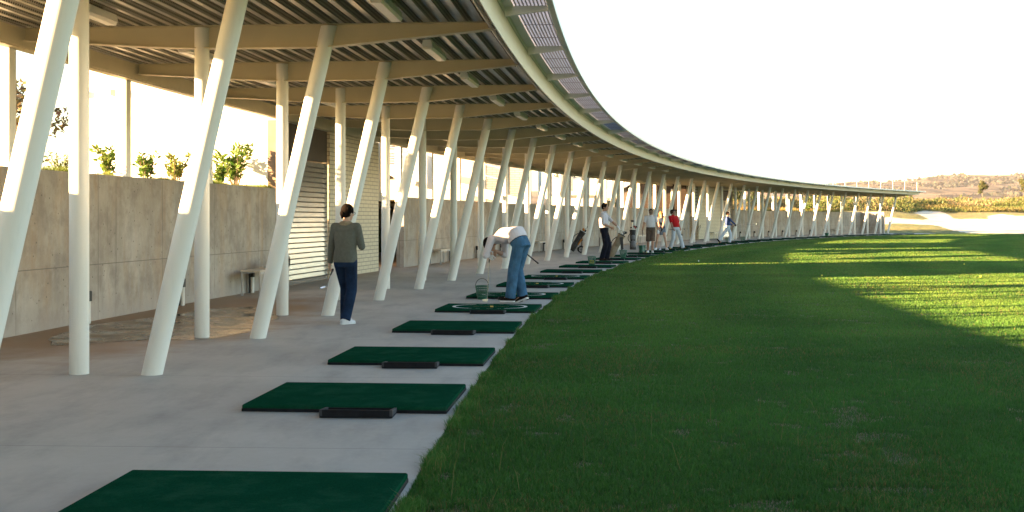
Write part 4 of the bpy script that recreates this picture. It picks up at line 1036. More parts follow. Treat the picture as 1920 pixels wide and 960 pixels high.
# ------------------------------------------------------------------ buildings behind the wall
def facade(name, p0, p1, depth, z0, z1, mat, label, cat='building', partname='wall', uv=False):
    """block whose front runs p0->p1 (world xy) and which goes back to the left of that direction"""
    p0, p1 = Vector((*p0, 0)), Vector((*p1, 0)); t = (p1 - p0).normalized(); nrm = Vector((-t.y, t.x, 0)); og = (p0 + p1) / 2 + Vector((0, 0, z0))
    ro = empty(name, og, 0, label, cat); q = [p0, p1, p1 + nrm * depth, p0 + nrm * depth]
    m = MB().add([v + Vector((0, 0, z0)) for v in q] + [v + Vector((0, 0, z1)) for v in q], [(0, 1, 5, 4), (1, 2, 6, 5), (2, 3, 7, 6), (3, 0, 4, 7), (4, 5, 6, 7)])
    o = m.build(partname, mat, ro, og)
    if uv: uvlayer(o.data, lambda x, y, z: ((x * t.x + y * t.y) + (x * nrm.x + y * nrm.y), z))
    return ro, og, t, nrm
def rect(root, og, p0, t, nrm, u0, u1, z0, z1, out, th, name, mat):
    a = Vector((*p0, 0)) + t * u0; b_ = Vector((*p0, 0)) + t * u1
    q = [a - nrm * out, b_ - nrm * out, b_ - nrm * (out - th), a - nrm * (out - th)]
    m = MB().add([v + Vector((0, 0, z0)) for v in q] + [v + Vector((0, 0, z1)) for v in q], [(0, 1, 5, 4), (1, 2, 6, 5), (2, 3, 7, 6), (3, 0, 4, 7), (4, 5, 6, 7), (3, 2, 1, 0)])
    return m.build(name, mat, root, og)
# white building at the left
A_, B_ = (-10.6, 29.6), (-5.95, 28.6)
wb, og, t, nr = facade('white_building', A_, B_, 2.0, 1.9, 5.7, 'white_render', 'sunlit white building rising behind the shrubs at the left')
Lw = (Vector(B_) - Vector(A_)).length
rect(wb, og, A_, t, nr, Lw - 4.1, Lw - 2.6, 5.25, 5.33, 1.2, 1.2, 'slatted_balcony', 'dark_wood')
for k in range(7): rect(wb, og, A_, t, nr, Lw - 4.0, Lw - 2.7, 5.19, 5.245, 1.15 - k * .16, .05, 'balcony_joist', 'white_render')
for u in (Lw - 3.5, Lw - 3.1): rect(wb, og, A_, t, nr, u, u + .12, 4.75, 5.19, .8, .12, 'balcony_support', 'white_paint')
for u in (Lw - 4.55, Lw - 3.55): rect(wb, og, A_, t, nr, u - .12, u + .12, 4.35, 4.5, .16, .155, 'wall_lamp', 'brown_concrete')
# brick club house with glazed doors
A_, B_ = (-6.6, 51.2), (.62, 52.9)
cb, og, t, nr = facade('club_house', A_, B_, 9, 1.9, 6.6, 'grey_brick', 'pale brick club house with a dark glazed door above the wall', uv=True)
gl = rect(cb, og, A_, t, nr, 2.95, 4.35, 2.3, 4.35, .03, .028, 'glazed_door', 'dark_glass')
rect(cb, og, A_, t, nr, 2.9, 4.4, 4.352, 4.5, .06, .058, 'door_lintel', 'red_frame')
for u in (2.88, 3.62, 4.352): rect(cb, og, A_, t, nr, u, u + .06, 2.3, 4.35, .05, .048, 'door_frame', 'red_frame')
rect(cb, og, A_, t, nr, -.3, 7.6, 6.602, 6.75, .4, 9.5, 'roof', 'white_render')
# stair with railing coming down towards the right
st = empty('outside_stair', (-2.6, 45, 2), 0, 'pale outside stair with white railing sloping down behind the wall', 'stair'); og = Vector((-2.6, 45, 2))
MB().prism([(-5.2, 3.55), (-5.2, 3.25), (-.2, 1.95), (.6, 1.95), (.3, 2.15)], (1, 0, 0), (0, 0, 1), (0, 1.0, 0), (0, 43.9, 0)).build('stair_slab', 'white_render', st, og)
m = MB()
for k in range(6): m.tube([(-5.0 + k * .95, 43.95, 3.5 - k * .245), (-5.0 + k * .95, 43.95, 4.4 - k * .245)], .018, 6)
for dz in (.9, .5): m.tube([(-5.0, 43.95, 3.5 + dz), (-.2, 43.95, 2.27 + dz)], .02, 6)
m.build('railing', 'white_paint', st, og)
# sloping pergola in front of the stair
pg = empty('sloping_pergola', (-5.4, 38, 2), 0, 'low sloping pale pergola with slatted underside behind the grey wall', 'pergola'); og = Vector((-5.4, 38, 2))
MB().prism([(-8, 4.62), (-8, 4.50), (-2.95, 2.42), (-2.9, 2.55)], (1, 0, 0), (0, 0, 1), (0, 1.6, 0), (0, 37.2, 0)).build('cover', 'white_render', pg, og)
for k in range(10): MB().obox((-7.8 + k * .5, 37.22, 4.36 - k * .205), (-7.8 + k * .5, 38.78, 4.36 - k * .205), .09, .10).build('slat', 'dark_wood', pg, og)
for x, zt in ((-6.6, 3.9), (-3.95, 2.82)): MB().box((x - .07, 37.3, 1.95), (x + .07, 37.44, zt)).build('post', 'cream_paint', pg, og)
# white annex left of the club house
A_, B_ = (-5.6, 45.2), (-1.5, 46.1)
an, og, t, nr = facade('white_annex', A_, B_, 3.6, 1.9, 4.7, 'white_render', 'sunlit white annex with a slatted window left of the brick club house')
rect(an, og, A_, t, nr, .55, 1.35, 2.9, 4.4, .03, .028, 'window', 'slate')
for k in range(16): rect(an, og, A_, t, nr, .56, 1.34, 2.94 + k * .09, 2.975 + k * .09, .07, .035, 'window_slat', 'white_paint')
# square tower-like frames, masts and low roofs in the gap
for k, (px_, Y, h, w_, lab) in enumerate(((1012, 62, 2.6, .16, 'thin white post right of the club house'), (1030, 66, 3.4, .2, 'white post with wires in the gap beside the club house'), (1052, 70, 3.0, .16, 'white post left of the metal masts'), (1120, 66, 2.5, .22, 'short pale post before the slate roof'), (1148, 72, 3.6, .2, 'pale post right of the metal masts'))):
    X = (px_ - 960) / 2300 * Y; r = empty('white_post', (X, Y, 2), .3, lab, 'post'); MB().bevbox((-w_ / 2, -w_ / 2, -.05), (w_ / 2, w_ / 2, h), .01).build('shaft', 'white_paint', r); MB().box((-w_ / 2 - .03, -w_ / 2 - .03, h + .001), (w_ / 2 + .03, w_ / 2 + .03, h + .04)).build('cap', 'galv', r)
for px_, Y, h, lab in ((1068, 72, 3.4, 'metal mast with grey cross arms behind the wall, left one'), (1098, 74, 3.1, 'metal mast with grey cross arms behind the wall, right one')):
    X = (px_ - 960) / 2300 * Y; r = empty('mast', (X, Y, 2), 0, lab, 'mast'); MB().tube([(0, 0, -.05), (0, 0, h)], .05, 8).build('pole', 'galv', r)
    for z in (h * .62, h * .8, h * .93): MB().bevbox((-.45, -.05, z), (.45, .05, z + .06), .01).build('cross_arm', 'slate', r)
    MB().bevbox((-.2, -.15, h * .3), (.2, .15, h * .55), .02).build('switch_box', 'galv', r)
def gable(name, x0, x1, y0, y1, z0, ze, zr, label, wallm, roofm):
    og = Vector(((x0 + x1) / 2, (y0 + y1) / 2, z0)); ro = empty(name, og, 0, label, 'building')
    MB().box((x0, y0, z0), (x1, y1, ze)).build('wall', wallm, ro, og)
    m = MB().prism([(y0 - .5, ze - .05), (y0 - .5, ze + .1), ((y0 + y1) / 2, zr + .15), (y1 + .5, ze + .1), (y1 + .5, ze - .05), ((y0 + y1) / 2, zr)], (0, 1, 0), (0, 0, 1), (x1 - x0 + .8, 0, 0), (x0 - .4, 0, 0)); m.build('roof', roofm, ro, og); return ro, og
gable('low_building', 3.2, 6.6, 92, 98, 1.9, 3.2, 4.5, 'low building with a grey slate roof beyond the masts', 'white_render', 'slate')
gable('low_building', 6.6, 11.0, 104, 112, 1.9, 4.0, 5.6, 'wide building with a grey slate roof left of the brown one', 'white_render', 'slate')
# dark brown building with mono-pitch roof
bx, og = None, Vector((9.3, 78, 1.9)); ro = empty('brown_building', og, 0, 'dark brown building with a pale sloping roof behind the golfers', 'building')
MB().prism([(7.35, 1.9), (7.35, 3.4), (11.1, 4.75), (11.1, 1.9)], (1, 0, 0), (0, 0, 1), (0, 7, 0), (0, 78, 0)).build('wall', 'dark_wood', ro, og)
MB().prism([(6.6, 3.25), (6.6, 3.5), (11.6, 5.25), (11.6, 5.0)], (1, 0, 0), (0, 0, 1), (0, 9, 0), (0, 77, 0)).build('roof', 'slate', ro, og)
for x in (7.9, 9.0, 10.1): MB().box((x, 77.95, 2.0), (x + .1, 77.998, 3.3)).build('mullion', 'white_paint', ro, og)
# louvred service building with a sunlit brick flank
A_, B_ = (9.6, 80.5), (12.4, 81.8)
lv, og, t, nr = facade('louvred_building', A_, B_, 4, 1.9, 5.0, 'dark_louvre', 'dark louvred service block left of the far store')
for k in range(14): rect(lv, og, A_, t, nr, .05, 3.0, 2.0 + k * .2, 2.1 + k * .2, .08, .07, 'louvre', 'slate')
rect(lv, og, A_, t, nr, 1.25, 2.6, 1.9, 3.35, .25, .16, 'brick_panel', 'white_brick')

# ------------------------------------------------------------------ people
SKIN1 = skin('skin_tan', (.42, .23, .15)); SKIN2 = skin('skin_fair', (.52, .31, .21))
def ik(a, b, l1, l2, hint):
    a, b = Vector(a), Vector(b); d = b - a; Ln = d.length; mx = (l1 + l2) * .999
    if Ln > mx: b = a + d * (mx / Ln); d = b - a; Ln = mx
    u = d / Ln; x = (l1 * l1 - l2 * l2 + Ln * Ln) / (2 * Ln); h = math.sqrt(max(0, l1 * l1 - x * x))
    hv = Vector(hint); hv = hv - u * hv.dot(u); hv.normalize()
    return a + u * x + hv * h, b
def vox(o, size, it=4):
    m = o.modifiers.new('remesh', 'REMESH'); m.mode = 'VOXEL'; m.voxel_size = size; m.use_smooth_shade = True
    s = o.modifiers.new('smooth', 'SMOOTH'); s.factor = .5; s.iterations = it
def hand(mb, wrist, d, n, side, s, curl=.6, r=.0085):
    d = Vector(d).normalized(); n = Vector(n); n = (n - d * n.dot(d)).normalized(); w_ = d.cross(n)
    M = Matrix((w_, d, n)).transposed(); wrist = Vector(wrist)
    mb.ell(wrist + d * .045 * s, (.042 * s, .055 * s, .017 * s), M, 14, 9)
    for j, ln in enumerate((.070, .080, .074, .058)):
        b0 = wrist + d * .082 * s + w_ * ((j - 1.5) * .0215 * s) * side
        a1, a2 = curl * .75, curl * 1.9
        d1 = d * math.cos(a1) + n * math.sin(a1); d2 = d * math.cos(a2) + n * math.sin(a2)
        p1 = b0 + d1 * ln * .52 * s; p2 = p1 + d2 * ln * .48 * s
        mb.capsule(b0 - d * .02 * s, p1, r * s * 1.05, r * s, 8); mb.capsule(p1, p2, r * s, r * s * .8, 8)
    tb_ = wrist + d * .03 * s - w_ * (.036 * s * side); td = (d * .65 - w_ * (.55 * side) + n * .5).normalized(); p1 = tb_ + td * .038 * s
    mb.capsule(tb_, p1, .0115 * s, .010 * s, 8); td2 = (td + n * .5 + w_ * (.35 * side)).normalized(); mb.capsule(p1, p1 + td2 * .03 * s, .010 * s, .0085 * s, 8)
def headM(fwd, up):
    f = Vector(fwd).normalized(); u = Vector(up); u = (u - f * u.dot(f)).normalized(); r = f.cross(u)
    return Matrix((r, f, u)).transposed()
def person(label, loc, face, H, J, O):
    """J: pose in the body's own frame (x right, y forward, z up) for H = 1.75; O: clothes"""
    s = H / 1.75
    X = Vector((1, 0, 0)); wm = O.get('width', 1.0)
    pel = Vector(J.get('pelvis', (0, 0, .95))); che = Vector(J.get('chest', (0, -.01, 1.28))); nek = Vector(J.get('neck', (0, -.02, 1.46)))
    latP = Vector(J.get('latP', (1, 0, 0))).normalized(); latC = Vector(J.get('latC', (1, 0, 0))).normalized()
    spine = (nek - pel).normalized()
    def fw(lat, up): return Vector(up).normalized().cross(lat).normalized()
    upP = ((che - pel) * .4 + Vector((0, 0, .6 if J.get('bent') is None else .1))).normalized(); upC = (nek - pel).normalized()
    fP, fC = fw(latP, upP), fw(latC, upC)
    wai = pel.lerp(che, .48) + (Vector((0, -.01, 0)) if J.get('bent') is None else Vector((0, -.06, .10)))
    hip = {k: pel + latP * (sg * .088) - upP * .03 for k, sg in (('R', 1), ('L', -1))}
    sho = {k: nek - upC * .05 + latC * (sg * .172 * wm) for k, sg in (('R', 1), ('L', -1))}
    arms, legs = {}, {}
    for k, sg in (('R', 1), ('L', -1)):
        hd = Vector(J['hand' + k]); el, wr = ik(sho[k], hd, .295, .255, J.get('elb' + k, (sg * .4, -1, -.2))); arms[k] = (el, wr)
        ft = Vector(J['foot' + k]); an = ft + Vector((0, 0, .085)); kn, an = ik(hip[k], an, .43, .43, J.get('knee' + k, (0, 1, 0))); legs[k] = (kn, an)
    # ---- body: one continuous skin
    b = MB()
    b.loft([(pel - upP * .10, latP, fP, .10, .08), (pel - upP * .03, latP, fP, .155, .105), (pel + upP * .06, latP, fP, .15, .10), (wai, (latP + latC).normalized(), (fP + fC).normalized(), .128, .09),
            (che - upC * .05, latC, fC, .145, .105), (che + upC * .06, latC, fC, .155, .105), (nek - upC * .05, latC, fC, .13, .07), (nek + upC * .01, latC, fC, .06, .055)], 20)
    hc = Vector(J.get('head', (0, .03, 1.63))); hf = Vector(J.get('hfwd', (0, 1, 0))); M = headM(hf, J.get('hup', tuple(hc - nek)))
    T = lambda x, y, z: hc + M @ Vector((x, y, z))
    b.capsule(nek - upC * .03, T(0, -.02, -.05), .054, .05)
    b.ell(T(0, -.008, .022), (.072, .092, .092), M, 18, 12); b.ell(T(0, .028, -.045), (.054, .060, .066), M, 16, 10); b.ell(T(0, .062, -.092), (.026, .022, .02), M)
    b.capsule(T(0, .085, .012), T(0, .104, -.024), .010, .014, 8); b.ell(T(0, .100, -.030), (.018, .012, .010), M)
    b.ell(T(0, .080, .030), (.05, .014, .010), M); b.ell(T(0, .080, -.062), (.024, .014, .007), M); b.ell(T(0, .079, -.074), (.021, .013, .007), M)
    for sg in (-1, 1): b.ell(T(sg * .074, -.008, -.012), (.010, .020, .032), M); b.ell(T(sg * .042, .05, -.02), (.025, .03, .022), M)
    for k, sg in (('R', 1), ('L', -1)):
        el, wr = arms[k]; kn, an = legs[k]
        b.capsule(sho[k] - latC * (sg * .05), sho[k], .05, .054); b.capsule(sho[k], el, .05, .040); b.capsule(el, el.lerp(wr, .35), .040, .041); b.capsule(el.lerp(wr, .35), wr, .041, .027)
        hdv = Vector(J.get('hdir' + k, tuple(wr - el))); hand(b, wr, hdv, J.get('palm' + k, (-sg, .2, 0)), sg * J.get('flip', 1), 1.0, J.get('curl' + k, .75))
        b.capsule(hip[k], hip[k].lerp(kn, .45), .088, .078); b.capsule(hip[k].lerp(kn, .45), kn, .078, .056); b.capsule(kn, kn.lerp(an, .33), .052, .058); b.capsule(kn.lerp(an, .33), an, .058, .036)
        td = Vector(J.get('toe' + k, (sg * .2, 1, 0))).normalized(); b.capsule(an - Vector((0, 0, .03)), an + td * .14 - Vector((0, 0, .055)) , .036, .026)
    b.v = [tuple(Vector(p) * s) for p in b.v]
    bo = b.build('person', O['skin']); vox(bo, .0062, 3); bo.location = loc; bo.rotation_euler = (0, 0, R_(face)); tag(bo, label, 'person')
    def part(name, mb, mat, vs=.011, it=5, parent=None, sm=None):
        mb.v = [tuple(Vector(p) * s) for p in mb.v]
        o = mb.build(name, mat, parent or bo, smooth=sm)
        if vs: vox(o, vs, it)
        return o
    # ---- shirt
    bel = O.get('belly', 0)
    if 'shirt' in O:
        m = MB(); g = .016; hem = pel + upP * O.get('hem', .02)
        m.loft([(hem, latP, fP, .172 + bel * .3, .125 + bel * .5), (pel + upP * .09, latP, fP, .168 + bel * .4, .122 + bel), (wai + fP * bel * .4, (latP + latC).normalized(), (fP + fC).normalized(), .150 * wm + bel * .6, .118 + bel), (che - upC * .05, latC, fC, .168 * wm, .128 + bel * .4),
                (che + upC * .06, latC, fC, .176 * wm, .124), (nek - upC * .055, latC, fC, .168 * wm, .088), (nek - upC * .012, latC, fC, .095, .07), (nek + upC * .012, latC, fC, .066, .064)], 22)
        sl = O.get('sleeve', 1.0)
        for k, sg in (('R', 1), ('L', -1)):
            if sl <= 0: continue
            el, wr = arms[k]; m.capsule(sho[k] - latC * (sg * .07), sho[k] - latC * (sg * .004), .064, .068)
            if sl < 1: m.capsule(sho[k], sho[k].lerp(el, sl), .069, .066, flat1=True)
            else:
                m.capsule(sho[k], el, .067, .054)
                if sl > 1: m.capsule(el, el.lerp(wr, min(.97, sl - 1)), .054, .043 if sl > 1.6 else .052, flat1=True)
        part('shirt', m, O['shirt'], .010, 4)
        cl = MB(); c0 = nek - upC * .012; rr = O.get('collar', 0)
        if rr:
            cl.loft([(c0 - upC * .012, latC, fC, .082, .078), (c0 + upC * .03, latC, fC, .072 + rr, .070 + rr), (c0 + upC * .05, latC, fC, .068, .066), (c0 + upC * .01, latC, fC, .064, .064)], 20, cap=False)
            part('collar', cl, O.get('collarm', O['shirt']), 0, sm=60)
    # ---- trousers / shorts / skirt
    m = MB(); ln = O.get('leg', 1.0); tw = O.get('legw', 1.0)
    m.loft([(pel + upP * .085, latP, fP, .160 + bel * .3, .114 + bel * .5), (pel + upP * .03, latP, fP, .172 + bel * .2, .122 + bel * .3), (pel - upP * .05, latP, fP, .176, .124), (pel - upP * .11, latP, fP, .16, .108)], 22)
    for k in 'RL':
        kn, an = legs[k]; h0 = hip[k]
        if ln > 1e-3:
            if ln < .5: m.capsule(h0, h0.lerp(kn, ln * 2), .100, .096 * tw, flat1=True)
            elif ln < 1:
                m.capsule(h0, h0.lerp(kn, .9), .098, .082 * tw); m.capsule(h0.lerp(kn, .9), kn.lerp(an, (ln - .5) * 2), .082 * tw, .080 * tw, flat1=True)
            else:
                m.capsule(h0, kn, .097, .070 * tw); m.capsule(kn, an + Vector((0, 0, -.03)), .070 * tw, .066 * tw, flat1=True)
    if O.get('skirt'):
        m.loft([(pel - upP * .02, latP, fP, .178, .13), (pel - upP * .16, latP, fP, .19, .15), (pel - upP * .27, latP, fP, .20, .155)], 22)
    part(O.get('legname', 'trousers'), m, O['legm'], .010, 4)
    if O.get('belt'):
        m = MB(); c0 = pel + upP * .072
        m.loft([(c0 - upP * .018, latP, fP, .170 + bel * .3, .124 + bel * .5), (c0 + upP * .018, latP, fP, .168 + bel * .3, .122 + bel * .5)], 26, cap=False); part('belt', m, O['belt'], 0, sm=60)
    # ---- shoes
    for k, sg in (('R', 1), ('L', -1)):
        kn, an = legs[k]; td = Vector(J.get('toe' + k, (sg * .2, 1, 0))).normalized(); up = Vector((0, 0, 1)) - td * td.z; up.normalize(); c0 = an - up * .05; sd = td.cross(up)
        m = MB(); m.capsule(c0 - td * .045, c0 + td * .05, .043, .046); m.capsule(c0 + td * .05 - up * .008, c0 + td * .155 - up * .012, .046, .034); m.capsule(c0 + up * .01, c0 + up * .06 - td * .01, .045, .042)
        so = part('shoe', m, O['shoe'], .008, 3)
        q = MB(); pl = [(-.088, 0), (-.07, -.036), (0, -.040), (.10, -.048), (.17, -.036), (.195, 0), (.17, .034), (.10, .044), (0, .036), (-.07, .034)]
        q.prism(pl, td, sd, up * .022, c0 - up * .046); part('sole', q, O.get('sole', 'bag_black'), 0, parent=so)
    # ---- hair, cap, eyes
    if 'hair' in O:
        m = MB(); st = O.get('hairstyle', 'short')
        m.ell(T(0, -.026, .036), (.090, .100, .102), M, 18, 12)
        if st in ('short', 'tied'): m.ell(T(0, -.047, -.018), (.080, .070, .064), M)
        for sg in (-1, 1): m.ell(T(sg * .066, .01, .02), (.014, .03, .035), M)
        if st == 'tied': m.ell(T(0, -.115, -.02), (.04, .034, .045), M); m.capsule(T(0, -.12, -.03), T(0, -.105, -.085), .032, .018)
        if st == 'long':
            for sg in (-1, 0, 1): m.capsule(T(sg * .055, -.05, .0), T(sg * .075, -.035 + .03 * abs(sg), -.20), .05, .03)
            m.ell(T(0, -.03, .085), (.06, .07, .05), M)
            for sg in (-1, 1): m.capsule(T(sg * .07, .02, .03), T(sg * .085, .05, -.19), .025, .018)
        part('hair', m, O['hair'], .008, 1)
        if O.get('band'):
            m = MB().tube([T(.03 * math.cos(a), -.105, -.012 + .03 * math.sin(a)) for a in np.linspace(0, 6.28, 14, endpoint=False)], .008, 6, closed=True); part('hair_band', m, O['band'], 0, sm=60)
    if 'cap' in O:
        m = MB(); m.loft([(T(0, -.006, .022), M @ X, M @ Vector((0, 1, 0)), .082, .102), (T(0, -.008, .07), M @ X, M @ Vector((0, 1, 0)), .079, .098), (T(0, -.01, .105), M @ X, M @ Vector((0, 1, 0)), .058, .072), (T(0, -.01, .122), M @ X, M @ Vector((0, 1, 0)), .02, .025)], 22)
        c_ = part('cap', m, O['cap'], 0, sm=60)
        m = MB(); pk = [(.07 * math.sin(a), .075 + .085 * math.cos(a) ** .6) for a in np.linspace(-1.5, 1.5, 13)]; pk = [(x, y) for x, y in pk] + [(.06, .06), (-.06, .06)]
        m.prism(pk, M @ X, M @ Vector((0, 1, -.12)), M @ Vector((0, 0, .006)), T(0, .01, .03)); part('cap_peak', m, O['cap'], 0, parent=c_)
    for sg in (-1, 1):
        m = MB(); m.ell(T(sg * .031, .079, .008), (.013, .008, .006), M); part('eye', m, 'black_plastic', 0, sm=60)
    if O.get('glasses'):
        m = MB()
        for sg in (-1, 1): m.tube([T(sg * .034 + .022 * math.cos(a), .094, .004 + .017 * math.sin(a)) for a in np.linspace(0, 6.28, 14, endpoint=False)], .003, 5, closed=True); m.tube([T(sg * .056, .092, .008), T(sg * .076, .0, .008)], .003, 5)
        m.tube([T(-.012, .096, .006), T(.012, .096, .006)], .003, 5); part('glasses', m, 'bag_black', 0)
    for k, gm in (O.get('gloves') or {}).items():
        sg = 1 if k == 'R' else -1; el, wr = arms[k]; m = MB(); d = Vector(J.get('hdir' + k, tuple(wr - el)))
        hand(m, wr, d, J.get('palm' + k, (-sg, .2, 0)), sg * J.get('flip', 1), 1.04, J.get('curl' + k, .75), .0108); m.capsule(wr - d.normalized() * .03, wr + d.normalized() * .02, .033, .031, flat0=True); part('glove', m, gm, .0075, 2)
    for k in O.get('watch', ''):
        el, wr = arms[k]; c_ = el.lerp(wr, .9); a = (wr - el).normalized(); m = MB().tube([c_ - a * .012, c_ + a * .012], .036, 14); part('watch', m, 'black_plastic', 0, sm=40)
    for fn in O.get('extra', ()): part(*fn(T, M, nek, che, pel, fC, latC, upC, arms))
    bpy.context.view_layer.update()
    W = Matrix.Translation(Vector(loc)) @ Matrix.Rotation(R_(face), 4, 'Z')
    return bo, (lambda p: W @ (Vector(p) * s)), arms
jeans_d = cloth('dark_denim', (.013, .026, .058), .45, 6); jeans_l = cloth('light_denim', (.052, .125, .215), .32, 6); jeans_g = cloth('grey_denim', (.16, .20, .25), .2, 9)
olive = cloth('olive_wool', (.125, .128, .108), .12, 30, bmp=.6); fur = cloth('beige_fleece', (.30, .24, .16), .3, 60, bmp=1)
pink = cloth('pale_pink_cotton', (.66, .60, .62), .06, 6); whitec = cloth('white_cotton', (.62, .62, .65), .05, 6); stripew = cloth('pinstripe_cotton', (.60, .58, .60), .05, 6, ((.42, .36, .40), 26))
navy = cloth('navy_trousers', (.010, .011, .020), .3, 6); brown = cloth('brown_twill', (.105, .078, .060), .15, 8); tank = cloth('navy_tank', (.025, .040, .075), .3, 9); red = cloth('red_polo', (.46, .012, .016), .12, 6)
lightg = cloth('light_grey_cotton', (.50, .53, .57), .06, 6); whitet = cloth('white_trousers', (.58, .62, .68), .06, 6); bluest = cloth('blue_stripe_shirt', (.028, .055, .16), .2, 6, ((.10, .15, .32), 30))
hairb = cloth('black_hair', (.007, .005, .004), .5, 40, bmp=1); hairbl = cloth('blonde_hair', (.33, .16, .06), .35, 40, bmp=1); capb = cloth('black_cap', (.012, .012, .013), .2, 20); capk = cloth('khaki_cap', (.19, .135, .095), .15, 20)
glw = cloth('white_glove', (.72, .72, .72), .05, 20); glb = cloth('black_glove', (.012, .012, .013), .3, 20)
shoew = cloth('white_shoe', (.66, .66, .68), .06, 20); shoeb = cloth('dark_shoe', (.018, .013, .011), .3, 20); beltm = cloth('dark_belt', (.012, .010, .010), .2, 20)
Vc = Vector
# 1 the woman seen from behind, walking away with an iron in her left hand
p = V(-2.26, 16.64, .002)
w1, tw1, _ = person('woman from behind in olive jacket and dark jeans walking with an iron', p, -14, 1.62,
    dict(pelvis=(.0, 0, .93), chest=(.01, .0, 1.27), neck=(.01, -.005, 1.455), head=(.035, .02, 1.615), hfwd=(.45, 1, -.12), handL=(-.275, .06, .80), handR=(.16, .27, 1.14), elbR=(.45, -1, -.5), elbL=(-.8, -.6, 0), palmL=(1, .2, 0),
         footR=(.06, -.16, .0), footL=(-.04, .10, 0), toeR=(.5, .9, -.02), toeL=(.1, 1, 0), kneeR=(.1, 1, 0), curlL=.95),
    dict(skin=SKIN2, shirt=olive, sleeve=1.97, hem=-.02, collar=.022, collarm=fur, legm=jeans_d, legw=1.16, shoe=shoew, sole='white_plastic', hair=hairb, hairstyle='tied', band='mark_white', glasses=True, width=1.0, belly=.012,
         extra=[lambda T, M, n, c, pe, f, la, u, ar: ('hem_band', MB().loft([(pe + u * -.035, la, f, .176, .130), (pe + u * .03, la, f, .177, .131)], 24, cap=False), olive, 0, 0, None, 60),
                lambda T, M, n, c, pe, f, la, u, ar: ('back_yoke_seam', MB().tube([c + u * .09 - f * .120 + la * x - f * (.012 * (1 - (x / .15) ** 2)) for x in np.linspace(-.15, .15, 9)], .004, 5), olive, 0)]))
hL = tw1((-.275, .10, .72))
club(hL + V(.05, -.12, .06), hL + V(-.16, .62, -.22), 'iron held in the left hand of the walking woman', .24, face=(-1, .2, -.3))
# 2 the man bending over his club
p = V(.04, 20.63, .002)
w2, tw2, _ = person('man in pink shirt and blue jeans bending deeply over an iron', p, 56, 1.78,
    dict(bent=1, pelvis=(0, -.12, .985), chest=(0, .16, 1.115), neck=(.0, .38, 1.06), head=(.0, .49, .955), hfwd=(0, .25, -1), hup=(0, 1, .1), latP=(1, 0, 0), handR=(.05, .43, .85), handL=(-.05, .43, .82), elbR=(1, -.25, -.1), elbL=(-1, -.25, -.1),
         palmR=(-1, 0, 0), palmL=(1, 0, 0), hdirR=(0, .2, -1), hdirL=(0, .2, -1), footL=(-.10, .02, 0), footR=(.10, -.10, .05), toeR=(.1, 1, -.38), toeL=(-.15, 1, 0), kneeR=(0, 1, 0), curlR=1.1, curlL=1.1),
    dict(skin=SKIN1, shirt=pink, sleeve=1.35, hem=.06, legm=jeans_l, legw=1.32, belt=beltm, shoe=shoeb, sole='white_plastic', hair=hairb, cap=capb, gloves={'L': glw}, width=1.12, belly=.035))
gp = tw2((0, .49, .92)); 
club(gp, V(gp.x - .05, gp.y - .02, .02), 'long iron standing upright under the hands of the bending man', .27, face=(-1, 0, -.1))
club(tw2((.32, -.15, .78)) + V(.10, -.02, -.14), tw2((.05, .10, .98)) + V(-.1, .25, .12), 'dark gripped club tucked beside the hip of the bending man', .30, face=(0, 1, 0))
# 3 tall man in profile
p = V(3.02, 40.17, .052)
person('tall man in pinstripe shirt and navy trousers standing on a mat', p, -108, 1.86,
    dict(pelvis=(0, 0, .95), chest=(0, -.02, 1.28), neck=(0, -.015, 1.47), head=(0, .03, 1.635), hfwd=(.12, 1, -.1), handR=(.10, .23, 1.02), handL=(-.16, .42, 1.00), elbR=(.5, -1, -.3), elbL=(-.6, -.3, -1), palmR=(-1, 0, -.2), palmL=(0, -.2, -1),
         footR=(.10, -.05, 0), footL=(-.11, .05, 0), toeR=(.3, 1, 0), toeL=(-.2, 1, 0)),
    dict(skin=SKIN1, shirt=stripew, sleeve=1.12, hem=.05, collar=.012, legm=navy, legw=1.25, belt=beltm, shoe=shoeb, hair=hairb, gloves={'L': glw}, width=1.08, belly=.02))
# 4 man in white polo and brown shorts
p = V(5.57, 49.26, .052)
w4, tw4, _ = person('man in white polo and brown shorts looking down, club in hand', p, 176, 1.76,
    dict(pelvis=(0, 0, .95), chest=(0, .01, 1.28), neck=(0, .03, 1.465), head=(0, .085, 1.61), hfwd=(0, 1, -.75), hup=(0, .75, 1), handR=(.33, .08, .86), handL=(-.29, .12, .84), elbR=(1, -.5, 0), elbL=(-1, -.5, 0), palmR=(-1, .1, 0), palmL=(.2, -1, 0),
         footR=(.11, -.04, 0), footL=(-.06, .14, 0), toeR=(.3, 1, 0), toeL=(-.1, 1, 0), curlR=1.0),
    dict(skin=SKIN1, shirt=whitec, sleeve=.72, hem=.055, collar=.012, legm=brown, leg=.56, legw=1.16, legname='shorts', belt=beltm, shoe=shoew, sole='white_plastic', hair=hairb, cap=capk, gloves={'L': glw}, width=1.12, belly=.025))
hR = tw4((.34, .12, .80)); club(hR + V(0, -.02, .10), V(hR.x + .02, hR.y - .18, .075), 'steel club hanging from the hand of the man in shorts', .24, face=(1, -.2, 0))
